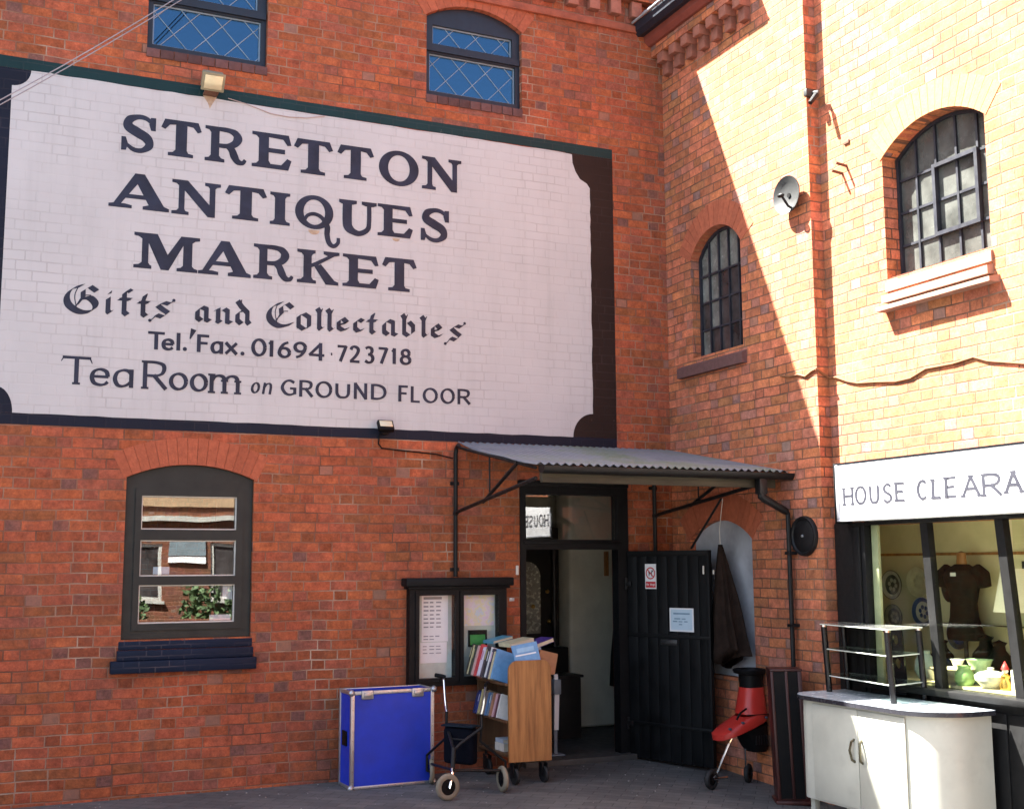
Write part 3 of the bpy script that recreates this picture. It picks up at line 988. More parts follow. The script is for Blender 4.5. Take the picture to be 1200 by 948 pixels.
MB().box(-13.9, -0.06, -0.032, -0.001, 6.665, 6.735, 0.008).build('string_course', M['arch2'], bA)
x_ = -0.25
while x_ > -6.5:
    MB().box(x_-0.11, x_, -0.075, -0.001, 6.80, 6.95, 0.006).build('corbel', M['corbel'], bA)
    x_ -= 0.225
MB().box(-13.9, -0.06, -0.10, -0.001, 6.955, 7.12).build('cornice', M['brick'], bA, smooth=False)
# ---- low window with charcoal frame
def low_window():
    d0, d1 = -0.035, -0.11
    fr = MB().prism([arch_loop(-4.772, -3.818, 1.137, 2.338, 2.442), rect(-4.70, -3.89, 1.2, 2.26)], fA, d0, d1)
    # casement frame, slightly proud, holding three lights
    L = [rect(-4.655, -3.94, 1.95, 2.205), rect(-4.655, -3.94, 1.60, 1.87), rect(-4.655, -3.94, 1.25, 1.535)]
    fr.prism([rect(-4.70, -3.89, 1.2, 2.26)] + L, fA, d0 + 0.012, d1 + 0.002)
    win = fr.build('window', M['frame_grey'], bA)
    for (q) in L:
        x0, x1, z0, z1 = q[0][0], q[1][0], q[0][1], q[2][1]
        MB().prism([rect(x0, x1, z0, z1), rect(x0+.009, x1-.009, z0+.009, z1-.009)], fA, d0-0.005, d0-0.02).build('bead', M['bead'], win)
        MB().prism([rect(x0+.004, x1-.004, z0+.004, z1-.004)], fA, d0-0.025, d0-0.035).build('pane', M['glass_low'], win, smooth=False)
    mb = MB()
    for i, (a0, a1, z0, z1, p) in enumerate(((-4.79, -3.805, 1.06, 1.125, 0.0), (-4.80, -3.80, 0.985, 1.06, 0.028), (-4.845, -3.78, 0.895, 0.985, 0.062))):
        mb.box(a0, a1, -p-0.008, 0.02, z0 + 0.002, z1, 0.006)
    mb.build('window_sill', M['blue_sill'], bA)
low_window()

# ---- leaded upper windows
def leaded(x0, x1):
    d0 = -0.05
    z0, zs, zc = 5.732, 6.458, 6.598
    lo = rect(x0+.045, x1-.045, z0+.055, 6.135)
    hi = rect(x0+.075, x1-.075, 6.225, 6.40)
    win = MB().prism([arch_loop(x0+.003, x1-.003, z0, zs, zc), lo, hi], fA, d0, d0-0.07).build('leaded_window', M['frame_navy'], bA)
    MB().prism([rect(x0+.01, x1-.01, 6.15, 6.205)], fA, d0+0.02, d0-0.01).build('transom_bar', M['frame_navy'], win)
    for r in (lo, hi):
        a0, a1, b0, b1 = r[0][0], r[1][0], r[0][1], r[2][1]
        MB().prism([rect(a0, a1, b0, b1)], fA, d0-0.035, d0-0.045).build('pane', M['glass_lead'], win, smooth=False)
        mb = MB()
        # diamond came lattice clipped to the pane
        pw, ph = 0.255, 0.27
        def clip(p, q):
            t0, t1 = 0.0, 1.0
            dx, dz = q[0]-p[0], q[1]-p[1]
            for (pp, qq) in ((-dx, p[0]-a0), (dx, a1-p[0]), (-dz, p[1]-b0), (dz, b1-p[1])):
                if abs(pp) < 1e-9:
                    if qq < 0: return None
                    continue
                t = qq/pp
                if pp < 0: t0 = max(t0, t)
                else: t1 = min(t1, t)
            if t0 >= t1: return None
            return (p[0]+dx*t0, p[1]+dz*t0), (p[0]+dx*t1, p[1]+dz*t1)
        for s in (1, -1):
            for i in range(-10, 16):
                p = (a0 + 0.04 + i*pw, b0-0.01)
                q = (p[0] + s*4*pw, b0-0.01 + 4*ph)
                c = clip(p, q)
                if c and (Vector(c[0])-Vector(c[1])).length > 0.02:
                    mb.tube([fA(c[0][0], c[0][1], d0-0.034 + s*0.0005), fA(c[1][0], c[1][1], d0-0.034 + s*0.0005)], 0.0036, 6)
        for e in (rect(a0, a1, b0, b1),):
            mb.prism([rect(a0, a1, b0, b1), rect(a0+.012, a1-.012, b0+.012, b1-.012)], fA, d0-0.024, d0-0.0335)
        mb.build('lead_lattice', M['lead'], win)
    mb = MB()
    n = 9
    for i in range(n):
        a = x0 - .005 + (x1-x0+.01)*i/n
        mb.box(a+.003, a+(x1-x0+.01)/n-.003, -0.012, 0.05, 5.655, 5.728, 0.004)
    mb.build('window_sill', M['darkbrick'], bA)
leaded(-4.742, -3.79)
leaded(-2.398, -1.48)

# ---- doorway: frame, fanlight, interior
mb = MB()
x0, x1 = -1.528, -0.467
tl = rect(-1.475, -0.575, 1.885, 2.275)
op = rect(-1.475, -0.575, 0.0, 1.80)
mb.prism([[(x0, -0.02), (x0, 2.388), (x1, 2.388), (x1, -0.02), (-0.575, -0.02), (-0.575, 1.80), (-1.475, 1.80), (-1.475, -0.02)], tl], fA, 0.012, -0.10)
mb.box(x0+.03, -0.545, -0.03, -0.0121, 1.845, 1.872, 0.004)
mb.box(x0-0.02, x1+0.0, -0.035, 0.02, 2.345, 2.392, 0.006)
df = mb.build('door_frame', M['black'], bA)
MB().prism([rect(-1.473, -0.577, 1.887, 2.273)], fA, -0.04, -0.048).build('fanlight_pane', M['glass'], df, smooth=False)
MB().box(-1.53, -0.465, -0.10, 0.32, -0.05, 0.045, 0.006).build('doorstep', M['doorfloor'], bA)
mb = MB()
mb.box(-3.2, 1.6, 0.32, 4.2, -0.05, 0.035)
mb.build('shop_floor', M['doorfloor'], bA, smooth=False)
mb = MB()
mb.box(-3.2, 1.6, 4.2, 4.3, 0, 2.6).box(-3.3, -3.2, 0.302, 4.3, 0, 2.6).box(1.6, 1.7, 0.302, 4.3, 0, 2.6)
mb.box(-3.2, 1.6, 2.4, 2.5, 2.12, 2.6)                      # downstand beam across the room
mb.build('inner_walls', M['plaster'], bA, smooth=False)
MB().box(-3.2, 1.6, 0.302, 4.2, 2.5, 2.58).build('inner_ceiling', M['ceiling'], bA, smooth=False)
MB().box(-0.22, 0.30, 1.62, 1.95, 0.036, 2.49, 0.04, 3).build('inner_pillar', M['ceiling'], bA)

# ---- the black plank door, swung open
H0 = Vector((-0.490, -0.020, 0.0))
DM = frame2(H0, (0.295, -0.825, 0))       # local x along the door, local -y towards the camera side
# make local y point away from viewer
def doorP(s, z, d):                        # d = out of the visible face
    return DM @ Vector((s, -d, z))
mb = MB()
mb.M = DM
nb = 8
for i in range(nb):
    a = 0.005 + 0.895*i/nb
    mb.box(a+0.002, a+0.895/nb-0.002, -0.004, 0.035, 0.015, 1.785, 0.004)
leaf = mb.build('door', M['plank'], bA)
mb = MB(); mb.M = DM
for z0, z1 in ((1.045, 1.075), (0.30, 0.325), (1.74, 1.785)):
    mb.box(0.01, 0.895, -0.016, -0.0045, z0, z1, 0.004)
mb.box(0.865, 0.902, -0.014, -0.0042, 0.015, 1.739, 0.004)
mb.build('ledge', M['plank'], leaf)
mb = MB(); mb.M = DM
mb.box(0.372, 0.552, -0.018, -0.0045, 0.985, 1.032, 0.005).box(0.39, 0.534, -0.022, -0.0185, 0.994, 1.022, 0.003)
mb.build('letterbox', plain('letterbox_metal', (0.07, 0.07, 0.07), 0.4, 0.7), leaf)
mb = MB(); mb.M = DM
mb.box(0.842, 0.858, -0.022, -0.0145, 1.585, 1.655, 0.004)
mb.build('latch', M['bead'], leaf)
for zz in (0.3, 1.5):
    mb = MB(); mb.M = DM
    mb.box(0.0, 0.06, -0.026, -0.0165, zz-0.02, zz+0.02, 0.003)
    mb.tube([(0, -0.015, zz-0.05), (0, -0.015, zz+0.05)], 0.012, 8)
    mb.build('hinge', M['blackiron'], leaf)

# ================================================================== PAINTED SIGN
sg = thing('painted_sign', 'huge white sign painted on brickwork reading STRETTON ANTIQUES MARKET with dark border', 'sign', (-3.2, 0, 2.7))
MB().prism([[(-5.95, 5.392), (-5.95, 5.484), (-0.562, 5.484), (-0.562, 5.392)]], fA, 0.0032, None).build('top_border', M['teal_paint'], sg, smooth=False)
MB().prism([rect(-5.95, -0.562, 2.704, 2.79)], fA, 0.0025, None).build('bottom_border', M['navy_paint'], sg, smooth=False)
MB().prism([rect(-1.05, -0.562, 2.7905, 5.3915)], fA, 0.0030, None).build('right_border', M['brown_paint'], sg, smooth=False)
MB().prism([rect(-5.95, -5.45, 2.7905, 5.3915)], fA, 0.0022, None).build('left_border', M['navy_paint'], sg, smooth=False)
def jag(a, b, n, amp):
    return [(a[0]+(b[0]-a[0])*i/n + random.uniform(-amp, amp), a[1]+(b[1]-a[1])*i/n + random.uniform(-amp, amp)) for i in range(n)]
def scoop(c, rx, rz, t0, t1, n=10):
    return [(c[0]+rx*math.cos(math.radians(t0+(t1-t0)*i/n)), c[1]+rz*math.sin(math.radians(t0+(t1-t0)*i/n))) for i in range(n+1)]
XL, XR, ZB, ZT = -5.705, -0.803, 2.786, 5.392
W_ = []
W_ += scoop((XL, ZB), 0.115, 0.19, 90, 0)                        # bottom left
W_ += jag((XL+0.12, ZB), (XR-0.22, ZB), 40, 0.003)
W_ += scoop((XR, ZB), 0.20, 0.215, 180, 90)                      # bottom right
W_ += jag((XR, ZB+0.22), (XR, ZT-0.33), 30, 0.004)
W_ += [(XR, ZT-0.31), (XR-0.03, ZT-0.27), (XR-0.10, ZT-0.235), (XR-0.145, ZT-0.17), (XR-0.175, ZT-0.09), (XR-0.18, ZT-0.012)]
W_ += jag((XR-0.19, ZT-0.006), (XL+0.14, ZT), 40, 0.004)
W_ += scoop((XL, ZT), 0.13, 0.135, 0, -90)
MB().prism([W_], fA, 0.0045, None).build('white_panel', M['white_paint'], sg, smooth=False)

mb = MB()
for cx_, cz_, r_ in ((-3.375, 4.400, 0.048), (-2.665, 4.408, 0.034)):
    mb.prism([[(cx_ + r_*math.cos(math.radians(a)), cz_ + 0.8*r_*math.sin(math.radians(a))) for a in range(180, 361, 15)]], fA, 0.0056, None)
mb.prism([[(-4.30, 5.405), (-4.19, 5.405), (-4.225, 5.34), (-4.243, 5.30), (-4.258, 5.345)]], fA, 0.0051, None)
mb.build('cream_stain', plain('cream_stain', (0.40, 0.31, 0.22), 0.8, var=0.3, scale=20), sg, smooth=False)
ROWS = [
 ('STRETTON', [('S', -4.908, -4.653, 4.861, 5.167),('T', -4.613, -4.299, 4.872, 5.167),('R', -4.272, -3.94, 4.871, 5.162),('E', -3.898, -3.572, 4.873, 5.17),('T', -3.555, -3.223, 4.871, 5.163),('T', -3.187, -2.867, 4.874, 5.161),('O', -2.824, -2.466, 4.866, 5.177),('N', -2.437, -2.072, 4.874, 5.165)]),
 ('ANTIQUES', [('A', -4.984, -4.533, 4.41, 4.692),('N', -4.515, -4.137, 4.407, 4.686),('T', -4.105, -3.766, 4.419, 4.692),('I', -3.741, -3.577, 4.411, 4.681),('Q', -3.535, -3.213, 4.407, 4.694),('U', -3.166, -2.84, 4.395, 4.691),('E', -2.83, -2.516, 4.418, 4.694),('S', -2.445, -2.187, 4.412, 4.71)]),
 ('MARKET', [('M', -4.785, -4.287, 3.948, 4.229),('A', -4.297, -3.883, 3.948, 4.228),('R', -3.864, -3.538, 3.952, 4.236),('K', -3.51, -3.156, 3.952, 4.23),('E', -3.128, -2.815, 3.956, 4.23),('T', -2.788, -2.48, 3.954, 4.237)]),
]
for _w, L in ROWS:
    pen = Pen(fA)
    for ch, a0, a1, z0, z1 in L:
        slab(pen, ch, (a0, a1, z0, z1))
    pen.mb.build('lettering', M['letter'], sg, smooth=False)
G1 = [('G', -5.283, -5.019, 3.55, 3.788),('i', -4.996, -4.913, 3.562, 3.755),('f', -4.894, -4.772, 3.555, 3.784),('t', -4.754, -4.642, 3.558, 3.755),('s', -4.627, -4.486, 3.559, 3.708),('a', -4.323, -4.178, 3.557, 3.697),('n', -4.177, -4.012, 3.555, 3.696),('d', -4.012, -3.866, 3.555, 3.769),
 ('C', -3.759, -3.519, 3.559, 3.786),('o', -3.525, -3.366, 3.551, 3.711),('l', -3.358, -3.270, 3.56, 3.765),('l', -3.274, -3.180, 3.559, 3.765),('e', -3.187, -3.054, 3.568, 3.699),('c', -3.046, -2.928, 3.57, 3.702),('t', -2.928, -2.816, 3.563, 3.755),('a', -2.799, -2.637, 3.559, 3.714),('b', -2.629, -2.473, 3.563, 3.775),('l', -2.457, -2.365, 3.569, 3.772),('e', -2.365, -2.231, 3.574, 3.71),('s', -2.197, -2.054, 3.555, 3.716)]
pen = Pen(fA)
for ch, a0, a1, z0, z1 in G1:
    goth(pen, ch, (a0, a1, z0, z1))
pen.mb.build('lettering', M['letter'], sg, smooth=False)
TEL = [('T', -4.667, -4.523, 3.321, 3.46),('e', -4.556, -4.455, 3.32, 3.414),('l', -4.446, -4.412, 3.325, 3.463),('.', -4.393, -4.365, 3.325, 3.355),('/', -4.357, -4.301, 3.412, 3.51),('F', -4.289, -4.186, 3.324, 3.463),('a', -4.185, -4.085, 3.32, 3.419),('x', -4.077, -3.969, 3.319, 3.419),('.', -3.946, -3.922, 3.322, 3.347),('0', -3.867, -3.742, 3.32, 3.465),('1', -3.733, -3.680, 3.324, 3.456),('6', -3.656, -3.544, 3.32, 3.463),('9', -3.529, -3.415, 3.321, 3.462),('4', -3.407, -3.261, 3.318, 3.464),('-', -3.226, -3.195, 3.368, 3.391),('7', -3.171, -3.075, 3.321, 3.459),('2', -3.067, -2.964, 3.321, 3.464),('3', -2.941, -2.845, 3.321, 3.468),('7', -2.821, -2.725, 3.325, 3.466),('1', -2.702, -2.650, 3.332, 3.465),('8', -2.627, -2.521, 3.33, 3.467)]
pen = Pen(fA)
for ch, a0, a1, z0, z1 in TEL:
    sans(pen, ch, (a0, a1, z0, z1), 0.030, 0.0195)
pen.mb.build('lettering', M['letter'], sg, smooth=False)
TEA = [('T', -5.274, -5.05, 3.019, 3.229),('e', -5.068, -4.919, 3.016, 3.152),('a', -4.903, -4.752, 3.014, 3.155),('R', -4.685, -4.5, 3.013, 3.23),('o', -4.492, -4.346, 3.015, 3.152),('o', -4.335, -4.194, 3.013, 3.154),('m', -4.184, -3.948, 3.008, 3.159)]
GRD = [('G', -3.624, -3.496, 3.019, 3.15),('R', -3.474, -3.356, 3.016, 3.151),('O', -3.341, -3.2, 3.016, 3.152),('U', -3.176, -3.05, 3.02, 3.149),('N', -3.02, -2.905, 3.021, 3.155),('D', -2.874, -2.738, 3.025, 3.153),('F', -2.636, -2.544, 3.02, 3.156),('L', -2.527, -2.437, 3.018, 3.154),('O', -2.421, -2.283, 3.02, 3.15),('O', -2.263, -2.129, 3.022, 3.154),('R', -2.107, -1.984, 3.024, 3.155)]
pen = Pen(fA)
for ch, a0, a1, z0, z1 in TEA:
    sans(pen, ch, (a0, a1, z0, z1), 0.033, 0.018, serif=0.028 if ch in 'TRm' else 0.0)
T0 = (-5.274, -5.05, 3.019, 3.229)
pen.poly([(0, .82), (.02, .80), (.10, .95), (.08, 1.0)], T0)
pen.poly([(1, .78), (.98, .76), (.90, .93), (.93, 1.0)], T0)
for ch, a0, a1, z0, z1 in (('o', -3.868, -3.795, 3.024, 3.112), ('n', -3.775, -3.70, 3.021, 3.113)):
    sans(pen, ch, (a0, a1, z0, z1), 0.022, 0.011, ital=0.16)
for ch, a0, a1, z0, z1 in GRD:
    sans(pen, ch, (a0, a1, z0, z1), 0.027, 0.0165)
pen.mb.build('lettering', M['letter'], sg, smooth=False)

# ================================================================== BUILDING B (right hand, sunlit)
bB = thing('brick_building', 'tall sunlit red brick building on the right with iron windows and a shop front', 'building', (0.4, -2.2, 0))
f0 = fBx(0.0)
XS = 0.11
f1 = fBx(XS)
NICHE = arch_loop(-0.30, -1.215, 0.74, 1.88, 2.04)
SW = arch_loop(-0.42, -1.18, 3.49, 4.40, 4.61)
BW = arch_loop(-2.806, -3.776, 3.70, 4.60, 4.775)
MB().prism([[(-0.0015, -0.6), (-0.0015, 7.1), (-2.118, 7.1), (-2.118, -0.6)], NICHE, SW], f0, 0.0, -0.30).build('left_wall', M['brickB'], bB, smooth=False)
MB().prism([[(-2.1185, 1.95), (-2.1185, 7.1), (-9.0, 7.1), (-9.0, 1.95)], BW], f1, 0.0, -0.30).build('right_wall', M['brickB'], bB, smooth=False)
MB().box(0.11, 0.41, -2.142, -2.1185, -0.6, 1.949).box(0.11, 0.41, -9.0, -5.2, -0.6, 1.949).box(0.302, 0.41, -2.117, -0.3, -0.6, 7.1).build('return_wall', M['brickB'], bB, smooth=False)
MB().box(0.41, 6.0, -9.0, -8.7, -0.6, 7.1).box(5.7, 6.0, -8.7, -0.01, -0.6, 7.1).build('far_walls', M['brickB'], bB, smooth=False)
MB().box(0.302, 5.7, -8.7, -0.01, 6.85, 7.05).build('flat_roof', M['interior_dark'], bB, smooth=False)
MB().box(0.412, 5.7, -8.7, -0.01, 2.75, 2.95).build('upper_floor', M['interior_dark'], bB, smooth=False)
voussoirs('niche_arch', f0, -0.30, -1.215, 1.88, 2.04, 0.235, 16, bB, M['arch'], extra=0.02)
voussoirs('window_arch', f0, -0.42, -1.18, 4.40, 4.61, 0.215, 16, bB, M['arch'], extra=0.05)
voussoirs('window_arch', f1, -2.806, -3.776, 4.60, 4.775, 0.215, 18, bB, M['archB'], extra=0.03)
# blind niche
MB().prism([arch_loop(-0.298, -1.217, 0.742, 1.878, 2.038)], f0, -0.055, -0.12).build('niche_panel', M['niche'], bB, smooth=False)

def iron_window(name, fn, y0, y1, z0, zs, zc, cols, rows, opener=None, depth=-0.12, pale=None):
    """y0 nearer the corner; iron frame with slim glazing bars"""
    L = arch_loop(y0, y1, z0, zs, zc)
    inner = arch_loop(y0-.022, y1+.022, z0+.022, zs-.004, zc-.022)
    win = MB().prism([L, inner], fn, depth+0.02, depth-0.03).build(name, M['iron'], bB)
    _, (cx, cz, R, a0, a1) = arch_top(y0, y1, zs, zc)
    def topz(y):
        return cz + math.sqrt(max(0.0, R*R - (y-cx)**2)) - 0.012
    mb = MB()
    W = y1 - y0
    for i in range(1, cols):
        y = y0 + W*i/cols
        mb.prism([rect(y-.009, y+.009, z0+.01, topz(y))], fn, depth+0.014, depth-0.022)
    for j in range(1, rows):
        z = z0 + (zs + 0.06 - z0)*j/rows * (1.02)
        mb.prism([rect(y1+.01, y0-.01, z-.009, z+.009)], fn, depth+0.011, depth-0.0225)
    mb.build('glazing_bars', M['iron'], win)
    if opener:
        c0, c1, r0, r1 = opener
        ya, yb = y0 + W*c0/cols, y0 + W*c1/cols
        za, zb = z0 + (zs+.06-z0)*r0/rows*1.02, z0 + (zs+.06-z0)*r1/rows*1.02
        MB().prism([rect(yb-.016, ya+.016, za-.016, zb+.016), rect(yb+.012, ya-.012, za+.012, zb-.012)], fn, depth+0.04, depth+0.0142).build('casement', M['iron'], win)
    # panes, each in its chosen glass tone
    for i in range(cols):
        a = y0 + W*(i+0.5)/cols
        hw = abs(W)/cols/2 - 0.0095
        zz = [z0 + (zs+.06-z0)*j/rows*1.02 for j in range(rows)] + [None]
        for j in range(rows):
            b0 = zz[j] + .009
            if j < rows-1:
                b1 = zz[j+1] - .009
                pts = rect(a-hw, a+hw, b0, b1)
            else:
                n = 4
                pts = [(a-hw, b0), (a+hw, b0)] + [(a+hw-2*hw*q/n, topz(a+hw-2*hw*q/n)) for q in range(n+1)]
            key = pale(i, j) if pale else 'glass_dark'
            tilt = random.uniform(-0.004, 0.004)
            mbp = MB().prism([pts], fn, depth-0.004+tilt*0.3, depth-0.008+tilt*0.3)
            mbp.build('pane', M[key], win, smooth=False)
    return win
iron_window('iron_window', f0, -0.425, -1.175, 3.492, 4.396, 4.604, 5, 4, None, -0.10, lambda i, j: 'glass_pale' if (i < 2 and j < 3 and (i+j) % 3 != 1) or (j == 3) else 'glass_dark')
iron_window('iron_window', f1, -2.811, -3.771, 3.702, 4.596, 4.77, 5, 4, (2, 4, 1, 3), -0.145, lambda i, j: 'glass_sunny')
# sills
mb = MB()
mb.prism([[(0.050, 3.415), (-0.10, 3.495), (-0.10, 3.33), (0.050, 3.33)]], lambda a, b, d: (-a, d, b), -0.22, -1.225)
mb.build('window_sill', M['darkbrick'], bB)
mb = MB()
for (p, zt, zb) in ((0.095, 3.515, 3.455), (0.06, 3.60, 3.516), (0.02, 3.70, 3.601)):
    mb.prism([[(p, zt-0.03), (-0.10, zt+0.01), (-0.10, zb), (p, zb)]], lambda a, b, d: (XS-a, d, b), -2.775 if p > .09 else -2.80, -3.83 if p > .09 else -3.785)
mb.build('window_sill', M['stone'], bB)

# eaves of the left part: corbel course, band, moulding, gutter
y = -0.10
while y > -1.40:
    mb = MB()
    mb.box(-0.115, 0.02, y-0.105, y, 6.36, 6.455, 0.006)
    mb.box(-0.06, 0.02, y-0.100, y-0.005, 6.245, 6.3605, 0.006)
    mb.build('corbel', M['corbel'], bB)
    y -= 0.205
MB().box(-0.118, 0.02, -1.42, -0.004, 6.457, 6.56).build('brick_band', M['brickB'], bB, smooth=False)
MB().prism([[(0.02, 6.562), (-0.15, 6.562), (-0.19, 6.60), (-0.20, 6.65), (0.02, 6.65)]], lambda a, b, d: (a, d, b), -1.42, -0.004).build('moulding', plain('red_terracotta', (0.20, 0.05, 0.035), 0.6), bB)
MB().prism([[(-0.305, 6.76), (-0.30, 6.68), (-0.26, 6.64), (-0.19, 6.652), (0.02, 6.652), (0.02, 6.76)]], lambda a, b, d: (a, d, b), -1.42, -0.004).build('gutter', M['frame_navy'], bB)
mb = MB()
for i in range(14):
    yy = -0.02 - 0.1*i
    mb.tube([(-0.33, yy, 6.755), (-0.20, yy-0.03, 6.90)], 0.007, 5)
mb.tube([(-0.325, -0.01, 6.765), (-0.325, -1.42, 6.765)], 0.011, 6)
mb.build('gutter_guard', M['cable'], bB)

# ---- shop front
def shopfront():
    x = XS
    mb = MB()
    mb.box(x-0.03, x+0.10, -2.475, -2.143, -0.2, 1.965, 0.008)                    # end pilaster
    mb.box(x-0.05, x-0.0302, -2.44, -2.36, 0.0, 1.94, 0.006)
    mb.box(x-0.028, x+0.09, -5.2, -2.476, 1.945, 1.99, 0.004)                     # head
    mb.build('shopfront_frame', M['shopblack'], bB)
    for yt, yb_ in ((-3.015, -3.085), (-3.672, -3.765), (-4.40, -4.50)):
        MB().prism([[(yt, 1.9445), (yt-0.068, 1.9445), (yb_-0.068, 0.845), (yb_, 0.845)]], lambda a, b, d: (d, a, b), x-0.010, x+0.045).build('mullion', M['shopblack'], bB)
    MB().box(x-0.10, x+0.09, -5.2, -2.476, 0.80, 0.844, 0.008).build('shop_sill', M['shopblack'], bB)
    mb = MB()
    mb.box(x-0.02, x+0.09, -5.2, -2.476, -0.3, 0.799)
    for i in range(9):
        mb.box(x-0.032, x-0.0202, -2.80-0.3*i, -2.52-0.3*i, -0.05, 0.74, 0.006)
    mb.build('stall_riser', M['shopblack'], bB)
    for ya, yb in ((-2.476, -3.055), (-3.11, -3.725), (-3.79, -4.46), (-4.52, -5.19)):
        MB().box(x+0.015, x+0.021, yb, ya, 0.845, 1.9445).build('shop_pane', M['glass_shop'], bB, smooth=False)
    MB().box(x+0.03, x+0.055, -2.545, -2.478, 0.845, 1.944, 0.004).build('inner_trim', plain('pale_green_trim', (0.45, 0.47, 0.36), 0.6), bB)
    # display space
    MB().box(x+0.092, 0.86, -5.2, -1.70, 0.74, 0.86).build('display_ledge', M['cream_board'], bB, smooth=False)
    mb = MB()
    mb.box(0.86, 0.90, -5.2, -1.6, 0.8, 2.1)
    mb.box(0.415, 0.86, -1.70, -1.66, 0.8, 2.1)
    mb.build('display_back', M['cream_board'], bB, smooth=False)
    MB().box(0.85, 0.8595, -5.2, -1.7, 1.725, 1.745).build('picture_rail', M['trolley'], bB)
    MB().box(0.13, 0.86, -5.2, -1.66, 2.1, 2.14).build('display_ceiling', M['ceiling'], bB, smooth=False)
    MB().box(0.66, 0.858, -3.6, -2.55, 1.232, 1.242).build('glass_shelf', M['glass_smoke'], bB, smooth=False)
shopfront()

# ================================================================== SHOP SIGN BOARD
ss = thing('shop_sign', 'long white shop sign board reading HOUSE CLEARANCE above the shop window', 'sign', (0.03, -4.2, 1.965))
MB().box(-0.030, 0.105, -6.1, -2.325, 1.972, 2.388, 0.004).build('sign_board', M['sign_white'], ss)
mb = MB()
mb.box(-0.036, 0.106, -2.3248, -2.300, 1.955, 2.40, 0.003)
mb.box(-0.036, 0.106, -6.1, -2.3252, 2.3885, 2.40, 0.002)
mb.build('sign_surround', M['black'], ss)
mb = MB()
mb.box(-0.040, -0.0305, -6.1, -2.327, 1.973, 1.987, 0.002)
mb.box(-0.040, -0.0305, -2.352, -2.327, 1.99, 2.386, 0.002)
mb.build('edge_strip', M['sign_edge'], ss)
HC = [('H', -2.393, -2.509, 2.087, 2.217),('O', -2.522, -2.648, 2.087, 2.221),('U', -2.674, -2.779, 2.087, 2.221),('S', -2.811, -2.911, 2.086, 2.221),('E', -2.935, -3.037, 2.09, 2.222),('C', -3.143, -3.246, 2.089, 2.225),('L', -3.282, -3.374, 2.09, 2.222),('E', -3.4, -3.506, 2.09, 2.227),('A', -3.546, -3.704, 2.088, 2.225),('R', -3.718, -3.88, 2.083, 2.227),('A', -3.896, -4.041, 2.093, 2.229),
      ('N', -4.08, -4.20, 2.09, 2.227),('C', -4.23, -4.34, 2.09, 2.227),('E', -4.375, -4.475, 2.09, 2.227)]
pen = Pen(fBx(-0.030), 0.002)
for ch, a0, a1, z0, z1 in HC:
    sans(pen, ch, (a0, a1, z0, z1), 0.025, 0.015, serif=0.022 if ch in 'HUELANR' else 0.0)
pen.mb.build('lettering', M['sign_letter'], ss, smooth=False)

